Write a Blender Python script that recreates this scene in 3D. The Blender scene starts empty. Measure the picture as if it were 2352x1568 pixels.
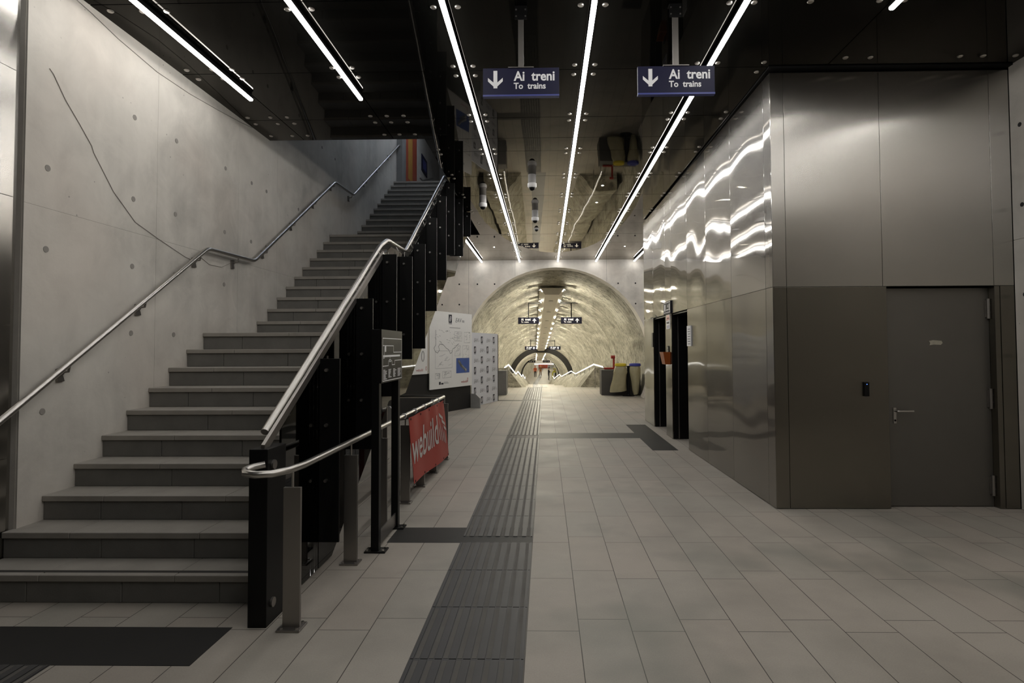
import bpy, bmesh, math, random
from mathutils import Vector, Matrix, noise
random.seed(7)
S = bpy.context.scene
C = S.collection
PI = math.pi

# ------------------------------------------------------------------ camera, world, exposure
FPX, RES_X = 1335.0, 2352.0
YAW, PITCH, ROLL = 0.01820, 0.03158, -0.00445
PPX, PPY = 1228.6, 757.0
def make_camera():
    cy, sy, cp, sp = math.cos(YAW), math.sin(YAW), math.cos(PITCH), math.sin(PITCH)
    f = Vector((-sy*cp, cy*cp, sp)); r = Vector((cy, sy, 0)); u = r.cross(f)
    c, s = math.cos(ROLL), math.sin(ROLL)
    r2 = c*r + s*u; u2 = -s*r + c*u
    cam = bpy.data.cameras.new('camera'); o = bpy.data.objects.new('camera', cam); C.objects.link(o)
    cam.sensor_fit = 'HORIZONTAL'; cam.sensor_width = 36.0; cam.lens = FPX*36.0/RES_X
    cam.shift_x = (1176-PPX)/RES_X; cam.shift_y = (PPY-784)/RES_X
    cam.clip_start = 0.05; cam.clip_end = 400
    m = Matrix((r2, u2, -f)).transposed().to_4x4(); m.translation = (0, 0, 1.6)
    o.matrix_world = m
    S.camera = o
make_camera()
w = bpy.data.worlds.new('world'); S.world = w; w.use_nodes = True
w.node_tree.nodes['Background'].inputs[0].default_value = (0.5, 0.55, 0.65, 1)
w.node_tree.nodes['Background'].inputs[1].default_value = 0.0
S.view_settings.view_transform = 'Standard'; S.view_settings.look = 'None'
S.view_settings.exposure = 0.0; S.view_settings.gamma = 1.0; S.view_settings.use_curve_mapping = False
LED = 24.0            # radiance of the ceiling LED lines
SPOT = 3000.0          # radiance of the small tunnel spots
UPPER_FILL = 22.0           # radiance of the unseen tube added for daylight in the upper hall
try:
    S.cycles.use_denoising = True
    S.cycles.max_bounces = 8; S.cycles.diffuse_bounces = 4; S.cycles.glossy_bounces = 4
    S.cycles.caustics_reflective = False; S.cycles.caustics_refractive = False
    S.cycles.sample_clamp_indirect = 6.0
except Exception:
    pass

# ------------------------------------------------------------------ materials
class NT:
    def __init__(s, name):
        s.m = bpy.data.materials.new(name); s.m.use_nodes = True
        s.t = s.m.node_tree; s.t.nodes.clear()
        s.out = s.n('ShaderNodeOutputMaterial')
    def n(s, typ, **kw):
        nd = s.t.nodes.new(typ)
        for k, v in kw.items():
            if k.startswith('i_'):
                nd.inputs[k[2:].replace('_', ' ')].default_value = v
            else:
                setattr(nd, k, v)
        return nd
    def l(s, a, b): s.t.links.new(a, b)
    def pos(s, scale=(1, 1, 1), rnd=False, loc=(0, 0, 0)):
        g = s.n('ShaderNodeNewGeometry')
        mp = s.n('ShaderNodeMapping'); mp.inputs['Scale'].default_value = scale; mp.inputs['Location'].default_value = loc
        s.l(g.outputs['Position'], mp.inputs['Vector'])
        if rnd:
            oi = s.n('ShaderNodeObjectInfo'); v = s.n('ShaderNodeVectorMath', operation='SCALE')
            cb = s.n('ShaderNodeCombineXYZ')
            for k in range(3): s.l(oi.outputs['Random'], cb.inputs[k])
            s.l(cb.outputs[0], v.inputs[0]); v.inputs['Scale'].default_value = 90.0
            a = s.n('ShaderNodeVectorMath', operation='ADD'); s.l(mp.outputs[0], a.inputs[0]); s.l(v.outputs[0], a.inputs[1])
            return a.outputs[0]
        return mp.outputs[0]
    def noise(s, vec, scale, detail=4, rough=.55, dist=0):
        nd = s.n('ShaderNodeTexNoise'); nd.inputs['Scale'].default_value = scale; nd.inputs['Detail'].default_value = detail
        nd.inputs['Roughness'].default_value = rough; nd.inputs['Distortion'].default_value = dist
        s.l(vec, nd.inputs['Vector']); return nd.outputs['Fac']
    def ramp(s, fac, stops):
        r = s.n('ShaderNodeValToRGB'); e = r.color_ramp.elements
        while len(e) < len(stops): e.new(.5)
        for k, (p, c) in enumerate(stops):
            e[k].position = p; e[k].color = (c, c, c, 1) if isinstance(c, (int, float)) else (*c, 1)
        s.l(fac, r.inputs[0]); return r.outputs[0]
    def mix(s, fac, a, b, blend='MIX'):
        m = s.n('ShaderNodeMix', data_type='RGBA', blend_type=blend)
        for sock, v in ((m.inputs[0], fac), (m.inputs[6], a), (m.inputs[7], b)):
            if hasattr(v, 'links'): s.l(v, sock)
            elif isinstance(v, (int, float)): sock.default_value = v
            else: sock.default_value = (*v, 1)
        return m.outputs[2]
    def math(s, op, a, b=None):
        m = s.n('ShaderNodeMath', operation=op)
        for k, v in enumerate((a, b)):
            if v is None: continue
            if hasattr(v, 'links'): s.l(v, m.inputs[k])
            else: m.inputs[k].default_value = v
        return m.outputs[0]
    def bump(s, h, strength=.3, dist=.01, normal=None):
        b = s.n('ShaderNodeBump'); b.inputs['Strength'].default_value = strength; b.inputs['Distance'].default_value = dist
        s.l(h, b.inputs['Height'])
        if normal: s.l(normal, b.inputs['Normal'])
        return b.outputs[0]
    def bsdf(s, col, rough=.5, metal=0.0, spec=.5, normal=None, **kw):
        p = s.n('ShaderNodeBsdfPrincipled')
        for nm, v in (('Base Color', col), ('Roughness', rough), ('Metallic', metal), ('Specular IOR Level', spec)):
            if hasattr(v, 'links'): s.l(v, p.inputs[nm])
            elif isinstance(v, (int, float)): p.inputs[nm].default_value = v
            else: p.inputs[nm].default_value = (*v, 1)
        for k, v in kw.items():
            nm = k.replace('_', ' ')
            p.inputs[nm].default_value = v if isinstance(v, (int, float)) else (*v, 1)
        if normal: s.l(normal, p.inputs['Normal'])
        return p.outputs[0]
    def done(s, sh): s.l(sh, s.out.inputs[0]); return s.m

def plain(name, col, rough=.5, metal=0.0, spec=.5, var=.12, scale=6.0, bump=0.0):
    t = NT(name); p = t.pos()
    nz = t.noise(p, scale)
    c = t.mix(nz, tuple(v*(1-var) for v in col), tuple(min(1, v*(1+var)) for v in col))
    nrm = t.bump(t.noise(p, scale*18, 3), .4, bump) if bump else None
    return t.done(t.bsdf(c, rough, metal, spec, nrm))
def emis(name, col, strength):
    t = NT(name); e = t.n('ShaderNodeEmission'); e.inputs[0].default_value = (*col, 1); e.inputs[1].default_value = strength
    return t.done(e.outputs[0])

def concrete(name, col, pits=True):
    t = NT(name); p = t.pos()
    big = t.noise(p, .55, 5, .6); mid = t.noise(p, 2.6, 6, .62, .6)
    streak = t.noise(t.pos((3.2, 3.2, .35)), 1.3, 4)
    fac = t.math('ADD', t.math('MULTIPLY', big, .55), t.math('ADD', t.math('MULTIPLY', mid, .3), t.math('MULTIPLY', streak, .15)))
    c = t.ramp(fac, [(.36, tuple(v*.70 for v in col)), (.5, tuple(v*.98 for v in col)), (.64, tuple(v*1.16 for v in col))])
    tint = t.noise(p, .8, 2)
    c = t.mix(t.ramp(tint, [(.45, 0.0), (.7, .22)]), c, (col[0]*1.03, col[1]*.9, col[2]*.84))
    if pits:
        v = t.n('ShaderNodeTexVoronoi'); v.inputs['Scale'].default_value = 7.0; t.l(t.pos(), v.inputs['Vector'])
        pit = t.ramp(v.outputs['Distance'], [(.035, 1.0), (.06, 0.0)])
        sel = t.ramp(t.noise(p, 1.7, 2), [(.52, 0.0), (.6, 1.0)])
        c = t.mix(t.math('MULTIPLY', t.math('MULTIPLY', pit, sel), .7), c, tuple(x*.3 for x in col))
    nrm = t.bump(t.noise(p, 30, 4), .25, .004)
    return t.done(t.bsdf(c, .75, 0, .3, nrm))

def floor_mat():
    t = NT('stone_floor_tiles')
    g = t.n('ShaderNodeNewGeometry'); sx = t.n('ShaderNodeSeparateXYZ'); t.l(g.outputs['Position'], sx.inputs[0])
    u = t.math('ADD', sx.outputs['Y'], 75.0-4.094); v = t.math('ADD', sx.outputs['X'], 29.8-.183)
    cb = t.n('ShaderNodeCombineXYZ'); t.l(u, cb.inputs[0]); t.l(v, cb.inputs[1])
    b = t.n('ShaderNodeTexBrick'); b.offset = .807; b.offset_frequency = 2; b.squash = 1.0
    t.l(cb.outputs[0], b.inputs['Vector'])
    b.inputs['Scale'].default_value = 1.0; b.inputs['Mortar Size'].default_value = .003; b.inputs['Mortar Smooth'].default_value = .4
    b.inputs['Bias'].default_value = 0; b.inputs['Brick Width'].default_value = .75; b.inputs['Row Height'].default_value = .298
    b.inputs['Color1'].default_value = (.395, .352, .302, 1); b.inputs['Color2'].default_value = (.368, .342, .296, 1)
    b.inputs['Mortar'].default_value = (.055, .047, .04, 1)
    p = t.pos()
    n1 = t.noise(p, 1.3, 5, .6); n2 = t.noise(p, .45, 3)
    c = t.mix(t.ramp(n1, [(.3, .78), (.7, 1.08)]), (0, 0, 0), b.outputs['Color'], 'MIX')
    sm = t.ramp(t.noise(t.pos((1, 1, 1), loc=(3.1, 1.7, 0)), .9, 3), [(.56, 0.0), (.70, .5)])
    c = t.mix(sm, c, (.17, .175, .15))
    c = t.mix(t.ramp(n2, [(.5, 0.0), (.75, .25)]), c, (.33, .35, .31))
    fine = t.noise(p, 120, 2)
    c = t.mix(.12, c, fine, 'OVERLAY')
    nrm = t.bump(t.math('SUBTRACT', t.math('MULTIPLY', fine, .15), b.outputs['Fac']), .35, .002)
    rough = t.ramp(n1, [(.3, .5), (.7, .66)])
    return t.done(t.bsdf(c, rough, 0, .42, nrm))

def steel(name, col=(.52, .505, .48), sharp=.045, broad=.36, share=.26, wave=.027, wscale=1.05, aniso=.9):
    t = NT(name)
    p = t.pos((1, 1, 1), rnd=True)
    n1 = t.bump(t.noise(p, wscale, 0, .4), 1.0, wave)
    stain = t.noise(p, 1.2, 3, .5)
    c = t.mix(t.ramp(stain, [(.4, 0.0), (.75, .3)]), col, tuple(v*.75 for v in col))
    tg = t.n('ShaderNodeTangent', direction_type='RADIAL', axis='Z')
    sh = []
    for r in (sharp, broad):
        b = t.bsdf(c, r, 1.0, .5, n1, Anisotropic=aniso); t.l(tg.outputs[0], b.node.inputs['Tangent']); sh.append(b)
    mx = t.n('ShaderNodeMixShader'); mx.inputs[0].default_value = share
    t.l(sh[0], mx.inputs[1]); t.l(sh[1], mx.inputs[2])
    return t.done(mx.outputs[0])

def gloss_black(name, col, rough):
    t = NT(name)
    nrm = t.bump(t.noise(t.pos(), .8, 1), 1.0, .0035)
    lw = t.n('ShaderNodeLayerWeight'); lw.inputs['Blend'].default_value = .5
    fac = t.ramp(lw.outputs['Facing'], [(.40, .010), (.56, .030), (.66, .11), (.76, .30), (.88, .60), (1.0, 1.0)])
    df = t.n('ShaderNodeBsdfDiffuse'); df.inputs[0].default_value = (*col, 1)
    gl = t.n('ShaderNodeBsdfGlossy'); gl.inputs['Roughness'].default_value = rough; gl.inputs['Color'].default_value = (.95, .9, .83, 1)
    t.l(nrm, gl.inputs['Normal'])
    mx = t.n('ShaderNodeMixShader'); t.l(fac, mx.inputs[0]); t.l(df.outputs[0], mx.inputs[1]); t.l(gl.outputs[0], mx.inputs[2])
    return t.done(mx.outputs[0])

def tinted_glass():
    t = NT('dark_tinted_glass')
    fr = t.n('ShaderNodeFresnel'); fr.inputs['IOR'].default_value = 1.52
    tr = t.n('ShaderNodeBsdfTransparent'); tr.inputs[0].default_value = (.30, .30, .30, 1)
    gl = t.n('ShaderNodeBsdfGlossy'); gl.inputs['Roughness'].default_value = .03; gl.inputs['Color'].default_value = (.95, .95, .95, 1)
    mx = t.n('ShaderNodeMixShader'); t.l(fr.outputs[0], mx.inputs[0]); t.l(tr.outputs[0], mx.inputs[1]); t.l(gl.outputs[0], mx.inputs[2])
    return t.done(mx.outputs[0])

def shotcrete():
    t = NT('sprayed_concrete')
    p = t.pos(); rings = t.pos((1, .28, 1))
    fine = t.noise(p, 6, 7, .72); big = t.noise(rings, 1.1, 5, .65, 1.2); streak = t.noise(t.pos((.5, 5.0, .5)), 1.2, 5, .65, .8)
    c = t.ramp(t.math('ADD', t.math('MULTIPLY', big, .55), t.math('MULTIPLY', streak, .45)), [(.36, (.26, .24, .185)), (.5, (.55, .52, .425)), (.62, (.78, .75, .65))])
    c = t.mix(t.ramp(fine, [(.36, .65), (.5, 0.0)]), c, (.10, .09, .07))
    h = t.math('ADD', fine, t.math('MULTIPLY', streak, 1.6))
    return t.done(t.bsdf(c, .8, 0, .35, t.bump(h, 1.0, .13)))

M = {}
M['floor'] = floor_mat()
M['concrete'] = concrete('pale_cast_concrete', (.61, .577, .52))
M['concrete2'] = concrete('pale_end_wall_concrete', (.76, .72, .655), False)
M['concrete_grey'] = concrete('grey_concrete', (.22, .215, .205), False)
M['concrete_backlit'] = concrete('backlit_grey_concrete', (.10, .095, .088), False)  # grey concrete darkened for the backlit front of the right plinth
M['hole'] = plain('tie_hole_plug', (.28, .26, .235), .8)
M['hole_dark'] = plain('tie_hole_dark', (.02, .02, .02), .8)
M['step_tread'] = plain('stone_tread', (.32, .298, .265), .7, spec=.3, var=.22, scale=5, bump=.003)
M['step_riser_shade'] = plain('shaded_stone_riser', (.165, .16, .146), .7, spec=.3, var=.25, scale=6, bump=.003)  # shade on the risers put into the stone colour
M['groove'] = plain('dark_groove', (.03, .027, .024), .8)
M['steel'] = steel('brushed_steel_cladding')
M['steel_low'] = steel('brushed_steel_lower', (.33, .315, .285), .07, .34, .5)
M['steel_front'] = steel('brushed_steel_front', (.50, .48, .445), .26, .42, .18, .016, .8, .97)
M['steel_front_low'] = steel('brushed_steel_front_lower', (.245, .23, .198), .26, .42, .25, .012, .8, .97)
M['steel_door'] = plain('grey_steel_door', (.175, .166, .148), .45, .75, var=.12, scale=1.6)
M['inox'] = plain('satin_stainless', (.52, .50, .47), .30, 1.0, var=.05)
M['inox_dark'] = plain('dull_steel_plate', (.30, .28, .26), .36, .9, var=.12, scale=3)
M['black_lacquer'] = gloss_black('black_lacquered_ceiling', (.005, .005, .0045), .022)
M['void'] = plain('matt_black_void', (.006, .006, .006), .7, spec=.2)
M['black_metal'] = plain('black_painted_metal', (.005, .005, .005), .42, 0, .2, var=.2)
M['black_matt'] = plain('matt_black_board', (.016, .015, .014), .6, 0, .35, var=.2)
M['glass'] = tinted_glass()
M['tactile'] = plain('dark_tactile_stone', (.045, .044, .044), .5, spec=.4, var=.25, scale=4)
M['tactile_bar'] = plain('tactile_raised_bar', (.046, .045, .046), .5, spec=.4, var=.25, scale=5)
M['tactile_groove'] = plain('tactile_dusty_groove', (.095, .089, .08), .75, var=.35, scale=5)
M['mat_black'] = plain('black_rubber_mat', (.014, .0135, .013), .55, spec=.3, var=.4, scale=3)
M['led'] = emis('white_led', (1.0, .975, .94), LED)
M['led_rail'] = emis('rail_led', (1.0, .98, .92), 5.0)
M['led_cool_added'] = emis('added_cool_tube', (.74, .84, 1.0), UPPER_FILL)
M['spot'] = emis('tunnel_spot', (1.0, .93, .74), SPOT)
M['down'] = emis('downlight_led', (1.0, .93, .74), 40.0)
M['bolt'] = plain('ceiling_bolt_metal', (.55, .52, .48), .3, .85, var=.1)
M['sign_blue'] = plain('dark_blue_sign', (.017, .017, .046), .4, 0, .2, var=.05)
M['sign_edge'] = plain('bright_blue_edge', (.06, .075, .30), .35, var=.05)
M['sign_black'] = plain('near_black_sign', (.009, .009, .018), .55, 0, .12, var=.05)
M['white'] = plain('white_paint', (.94, .94, .95), .5, var=.03)
M['paper'] = plain('white_poster_board', (.90, .89, .86), .5, var=.03)
M['paper_blue'] = plain('pale_logo_board', (.74, .75, .79), .5, var=.03)
M['ink'] = plain('black_ink', (.02, .022, .035), .6)
M['ink_grey'] = plain('grey_ink', (.34, .34, .34), .6)
M['ink_mid'] = plain('dark_grey_ink', (.14, .145, .15), .6)
M['ink_red'] = plain('red_ink', (.45, .07, .06), .6)
M['sky_blue'] = plain('blue_picture_ground', (.06, .12, .38), .5, var=.35, scale=3)
M['banner'] = plain('red_banner_cloth', (.40, .045, .030), .55, var=.10, scale=2)
M['banner_white'] = plain('banner_white_print', (.62, .58, .55), .55, var=.05)
M['cam_grey'] = plain('grey_camera_body', (.30, .29, .28), .5)
M['cam_white'] = plain('white_camera_ring', (.66, .65, .64), .4)
M['shot'] = shotcrete()
M['ring_dark'] = plain('dark_tunnel_ring', (.022, .021, .02), .6, var=.3)  # near-black colour for the ring faces between vault sections
M['beige_panel'] = plain('beige_light_housing', (.72, .67, .58), .5, var=.08)
M['yellow'] = plain('yellow_plastic', (.62, .49, .02), .4, var=.04)
M['blue_plastic'] = plain('blue_plastic', (.03, .04, .30), .4, var=.04)
M['bag'] = plain('beige_plastic_bag', (.42, .38, .24), .35, var=.15, scale=9)
M['red_paint'] = plain('red_pipe_paint', (.40, .03, .02), .35)
M['orange'] = plain('orange_plastic', (.42, .10, .015), .45)
M['orange_cloth'] = plain('orange_workwear', (.70, .13, .04), .7)
M['brown_cloth'] = plain('brown_workwear', (.20, .085, .03), .7)
M['yellow_cloth'] = plain('yellow_workwear', (.60, .58, .06), .7)
M['navy_cloth'] = plain('dark_navy_clothing', (.018, .02, .035), .8)
M['skin'] = plain('skin', (.45, .27, .19), .5)
M['rust'] = plain('rust_red_panel', (.28, .04, .02), .5)
M['poster_red'] = plain('poster_brick_red', (.35, .075, .04), .5, var=.3, scale=3)
M['poster_ochre'] = plain('poster_ochre', (.42, .22, .05), .5, var=.3, scale=4)
M['grey_panel'] = plain('light_grey_panel', (.42, .42, .41), .5)
M['cable'] = plain('grey_cable', (.26, .24, .215), .6)
M['tape'] = plain('paper_tape', (.42, .39, .31), .7, var=.25, scale=30)
M['led_blue'] = emis('keypad_blue_led', (.1, .25, 1), 3.0)

# ------------------------------------------------------------------ mesh helpers
def wloc(o):
    v = Vector((0, 0, 0))
    while o is not None:
        v += o.location; o = o.parent
    return v
class MB:
    def __init__(s): s.v = []; s.f = []; s.mi = []
    def add(s, vs, fs, mi=0):
        b = len(s.v); s.v += [tuple(p) for p in vs]
        for f in fs: s.f.append(tuple(b+k for k in f)); s.mi.append(mi)
        return s
    def box(s, x0, x1, y0, y1, z0, z1, mi=0):
        if x0 > x1: x0, x1 = x1, x0
        if y0 > y1: y0, y1 = y1, y0
        vs = [(x, y, z) for x in (x0, x1) for y in (y0, y1) for z in (z0, z1)]
        return s.add(vs, [(0, 1, 3, 2), (4, 6, 7, 5), (0, 4, 5, 1), (2, 3, 7, 6), (0, 2, 6, 4), (1, 5, 7, 3)], mi)
    def obox(s, o, u, v, n, u0, u1, v0, v1, n0, n1, mi=0):
        vs = [o+u*a+v*b+n*c for a in (u0, u1) for b in (v0, v1) for c in (n0, n1)]
        return s.add(vs, [(0, 1, 3, 2), (4, 6, 7, 5), (0, 4, 5, 1), (2, 3, 7, 6), (0, 2, 6, 4), (1, 5, 7, 3)], mi)
    def prism(s, poly, fn, a, b, mi=0):
        n = len(poly); vs = [fn(p, a) for p in poly]+[fn(p, b) for p in poly]
        fs = [tuple(range(n)), tuple(range(2*n-1, n-1, -1))]
        fs += [(k, (k+1) % n, n+(k+1) % n, n+k) for k in range(n)]
        return s.add(vs, fs, mi)
    def tube(s, pts, r, seg=10, mi=0, cap=True, sq=False):
        pts = [Vector(p) for p in pts]; rings = []
        up = None
        for k, p in enumerate(pts):
            d = (pts[min(k+1, len(pts)-1)]-pts[max(k-1, 0)]).normalized()
            if up is None:
                up = Vector((0, 0, 1)) if abs(d.z) < .9 else Vector((0, 1, 0))
            a = d.cross(up).normalized(); b = a.cross(d).normalized(); up = b
            rr = r[k] if isinstance(r, (list, tuple)) else r
            rings.append([p+(a*math.cos(t)+b*math.sin(t))*rr for t in [2*PI*j/seg+(PI/seg if sq else 0) for j in range(seg)]])
        vs = [q for rg in rings for q in rg]; fs = []
        for k in range(len(pts)-1):
            for j in range(seg):
                fs.append((k*seg+j, k*seg+(j+1) % seg, (k+1)*seg+(j+1) % seg, (k+1)*seg+j))
        if cap: fs += [tuple(range(seg-1, -1, -1)), tuple(range((len(pts)-1)*seg, len(pts)*seg))]
        return s.add(vs, fs, mi)
    def disc(s, c, n, r, h, seg=12, mi=0, dome=0):
        c = Vector(c); n = Vector(n).normalized()
        pts = [c, c+n*h*.6, c+n*h] if dome else [c, c+n*h]
        return s.tube(pts, [r, r, r*(1-dome)] if dome else r, seg, mi)
    def lathe(s, c, prof, seg=16, mi=0):
        c = Vector(c); vs = []; fs = []
        for r, z in prof:
            vs += [c+Vector((r*math.cos(2*PI*j/seg), r*math.sin(2*PI*j/seg), z)) for j in range(seg)]
        for k in range(len(prof)-1):
            for j in range(seg): fs.append((k*seg+j, k*seg+(j+1) % seg, (k+1)*seg+(j+1) % seg, (k+1)*seg+j))
        fs += [tuple(range(seg-1, -1, -1)), tuple(range((len(prof)-1)*seg, len(prof)*seg))]
        return s.add(vs, fs, mi)
    def build(s, name, mats, parent=None, smooth=False, bevel=0.0, origin=None):
        me = bpy.data.meshes.new(name)
        off = wloc(parent) if parent is not None else Vector(origin or (0, 0, 0))
        me.from_pydata([(x-off.x, y-off.y, z-off.z) for x, y, z in s.v], [], s.f)
        if not isinstance(mats, (list, tuple)): mats = [mats]
        for m in mats: me.materials.append(M[m] if isinstance(m, str) else m)
        me.polygons.foreach_set('material_index', s.mi)
        if smooth: me.polygons.foreach_set('use_smooth', [True]*len(s.f))
        bm = bmesh.new(); bm.from_mesh(me); bmesh.ops.recalc_face_normals(bm, faces=bm.faces); bm.to_mesh(me); bm.free()
        me.update()
        o = bpy.data.objects.new(name, me); C.objects.link(o)
        if parent is not None: o.parent = parent
        else: o.location = off
        if bevel:
            b = o.modifiers.new('bevel', 'BEVEL'); b.width = bevel; b.segments = 2; b.limit_method = 'ANGLE'; b.angle_limit = .7
        if smooth:
            try:
                me.set_sharp_from_angle(angle=.7)
            except Exception: pass
        return o
def tag(o, label=None, cat=None, group=None, kind=None):
    if label: o['label'] = label
    if cat: o['category'] = cat
    if group: o['group'] = group
    if kind: o['kind'] = kind
    return o
def thing(name, label, cat, loc=(0, 0, 0), group=None, kind=None):
    o = bpy.data.objects.new(name, None); o.empty_display_size = .1; C.objects.link(o); o.location = loc
    return tag(o, label, cat, group, kind)
def copy_tree(o, parent=None):
    c = o.copy(); C.objects.link(c)
    if parent is not None: c.parent = parent
    for ch in list(o.children): copy_tree(ch, c)
    return c
def lerp_table(tab):
    def f(y):
        if y <= tab[0][0]: return tab[0][1]
        for (a, b), (c, d) in zip(tab, tab[1:]):
            if y <= c: return b+(d-b)*(y-a)/(c-a)
        return tab[-1][1]
    return f
_txt = {}
def text_mesh(body, shear=0.0, bold=0.0):
    k = (body, shear, bold)
    if k not in _txt:
        cu = bpy.data.curves.new('lettering', 'FONT'); cu.body = body; cu.shear = shear; cu.offset = bold; cu.resolution_u = 3
        o = bpy.data.objects.new('lettering', cu)
        me = o.to_mesh()
        vs = [(v.co.x, v.co.y) for v in me.vertices]; fs = [tuple(p.vertices) for p in me.polygons]
        o.to_mesh_clear(); bpy.data.objects.remove(o); bpy.data.curves.remove(cu)
        x0 = min(v[0] for v in vs); x1 = max(v[0] for v in vs); y1 = max(v[1] for v in vs)
        _txt[k] = ([(a-x0, b) for a, b in vs], fs, x1-x0, y1)
    return _txt[k]
class Ink:
    """flat print laid on a surface: origin, u and v directions, lifted by d along n"""
    def __init__(s, o, u, v, n, d=.002):
        s.o = Vector(o); s.u = Vector(u).normalized(); s.v = Vector(v).normalized(); s.n = Vector(n).normalized(); s.d = d; s.mb = MB()
    def P(s, a, b): return s.o+s.u*a+s.v*b+s.n*s.d
    def rect(s, a0, b0, a1, b1, mi=0):
        s.mb.add([s.P(a0, b0), s.P(a1, b0), s.P(a1, b1), s.P(a0, b1)], [(0, 1, 2, 3)], mi); return s
    def poly(s, pts, mi=0):
        s.mb.add([s.P(*p) for p in pts], [tuple(range(len(pts)))], mi); return s
    def line(s, pts, wd, mi=0):
        for (a, b), (c, d) in zip(pts, pts[1:]):
            L = math.hypot(c-a, d-b)
            if L < 1e-6: continue
            px, py = -(d-b)/L*wd/2, (c-a)/L*wd/2; ex, ey = (c-a)/L*wd*.4, (d-b)/L*wd*.4
            s.poly([(a-ex+px, b-ey+py), (a-ex-px, b-ey-py), (c+ex-px, d+ey-py), (c+ex+px, d+ey+py)], mi)
        return s
    def frame(s, a0, b0, a1, b1, wd, mi=0):
        return s.line([(a0, b0), (a1, b0), (a1, b1), (a0, b1), (a0, b0)], wd, mi)
    def ring(s, ca, cb, ra, rb, wd, mi=0, sl=0.0, n=20):
        return s.line([(ca+ra*math.cos(2*PI*k/n)+sl*rb*math.sin(2*PI*k/n), cb+rb*math.sin(2*PI*k/n)) for k in range(n+1)], wd, mi)
    def text(s, body, a, b, width=None, height=None, mi=0, shear=0.0, bold=0.0, map=None):
        vs, fs, wd, ht = text_mesh(body, shear, bold)
        sx = width/wd if width else height/ht; sy = height/ht if height else sx
        s.mb.add([s.P(a+x*sx, b+y*sy) for x, y in vs], fs, mi); return s
    def build(s, name, mats, parent): return s.mb.build(name, mats, parent)

# ------------------------------------------------------------------ the hall: floor, ceiling, walls
XL, XR, YB, YE, ZC = -3.70, 4.66, -9.0, 18.5, 4.41
tag(MB().box(XL-.06, XR+.02, YB, 23.8, -.12, 0).build('floor', 'floor'), kind='structure')

def tactile(name, x0, x1, y0, y1, grooves, pitch=.6, phase=0.0, mats=('tactile', 'tactile_bar', 'tactile_groove')):
    m = MB(); m.box(x0, x1, y0, y1, -.02, .002, 0)
    if grooves:
        y = y0+phase
        while y < y1-.02:
            e = min(y+pitch, y1)
            n = 8; pw = (x1-x0)/n
            for k in range(n):
                a = x0+pw*k+pw*.5-.011
                m.box(a, a+.024, y+.012, e-.012, -.01, .0032, 2)
                m.box(a-pw+.030 if k else x0+.004, a-.006, y+.004, e-.004, -.01, .006, 1)
            m.box(x1-pw*.5+.022, x1-.004, y+.004, e-.004, -.01, .006, 1)
            y = e
    return tag(m.build(name, mats), kind='structure')
tactile('floor_tactile_strip', -.710, -.118, 5.23, 10.38, True, .6, -.25)
tactile('floor_tactile_strip', -.710, -.118, -1.2, 4.83, True, .6, .03)
tactile('floor_tactile_strip', -.715, -.130, 11.0, 17.68, True, .6, -.3)
tactile('floor_tactile_strip', -.730, -.140, 18.0, 23.75, True, .6, 0)
tactile('floor_tactile_band', -1.32, -.118, 4.83, 5.23, False, mats=('mat_black',))
tactile('floor_tactile_band', -.712, 1.66, 10.38, 11.0, False, mats=('mat_black',))
tactile('floor_tactile_band', 1.66, 2.06, 9.14, 12.17, False, mats=('mat_black',))
tactile('floor_tactile_band', -1.48, -.13, 17.68, 18.0, False, mats=('mat_black',))
tactile('floor_tactile_band', XL+.02, -1.81, 2.96, 3.365, False, mats=('mat_black',))
tactile('floor_tactile_strip', -3.12, -2.525, -1.0, 2.96, True, .6, .0)

# ceiling: black lacquered panels on a 1.2 m grid around the LED lines
LX = [-3.233, -2.021, -.809, .403, 1.615, 2.827]
JY = [5.79+1.206*k for k in range(-13, 11)]
OPX, OPY0, OPY1 = -1.61, 7.69, 14.3
def in_opening(xc, yc): return xc < OPX and OPY0 < yc < OPY1
cm = MB()
xs = [XL]+LX+[XR+.02]
ys = [YB]+[y for y in JY if YB < y < YE]+[YE]
xe = sorted(set(xs+[OPX])); ye = sorted(set(ys+[OPY0, OPY1]))
for i in range(len(xe)-1):
    for j in range(len(ye)-1):
        a, b, c, d = xe[i], xe[i+1], ye[j], ye[j+1]
        if in_opening((a+b)/2, (c+d)/2): continue
        if (a+b)/2 > 2.3 and 5.84 < (c+d)/2 < 12.8: continue
        g = .005
        za, zb = random.uniform(-.0008, .0008), random.uniform(-.0008, .0008)
        a2, b2, c2, d2 = a+(g if a in LX else 0), b-(g if b in LX else 0), c+g, d-g
        if (a+b)/2 > 2.3: d2 = min(d2, 5.80) if c < 5.84 else d2
        vs = [(a2, c2, ZC+za), (b2, c2, ZC+zb), (b2, d2, ZC-za), (a2, d2, ZC-zb)]
        cm.add(vs+[(x, y, ZC+.02) for x, y, z in vs], [(0, 1, 2, 3), (7, 6, 5, 4), (0, 4, 5, 1), (1, 5, 6, 2), (2, 6, 7, 3), (3, 7, 4, 0)])
# backing above the joints and a dark fascia around the stair opening
for a, b, c, d in ((XL, OPX, YB, OPY0), (OPX, XR+.02, YB, YE), (XL, OPX, OPY1, YE)):
    cm.box(a, b, c, d, ZC+.05, ZC+.12, 1)
cm.box(OPX-.0, OPX+.03, OPY0, OPY1, ZC+.001, 5.72, 1); cm.box(XL, OPX, OPY0-.03, OPY0, ZC+.001, 8.3, 1)
cm.box(XL, OPX, OPY1, OPY1+.03, ZC+.001, 5.5, 1)
ceiling = tag(cm.build('ceiling', ['black_lacquer', 'void']), kind='structure')
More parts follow.
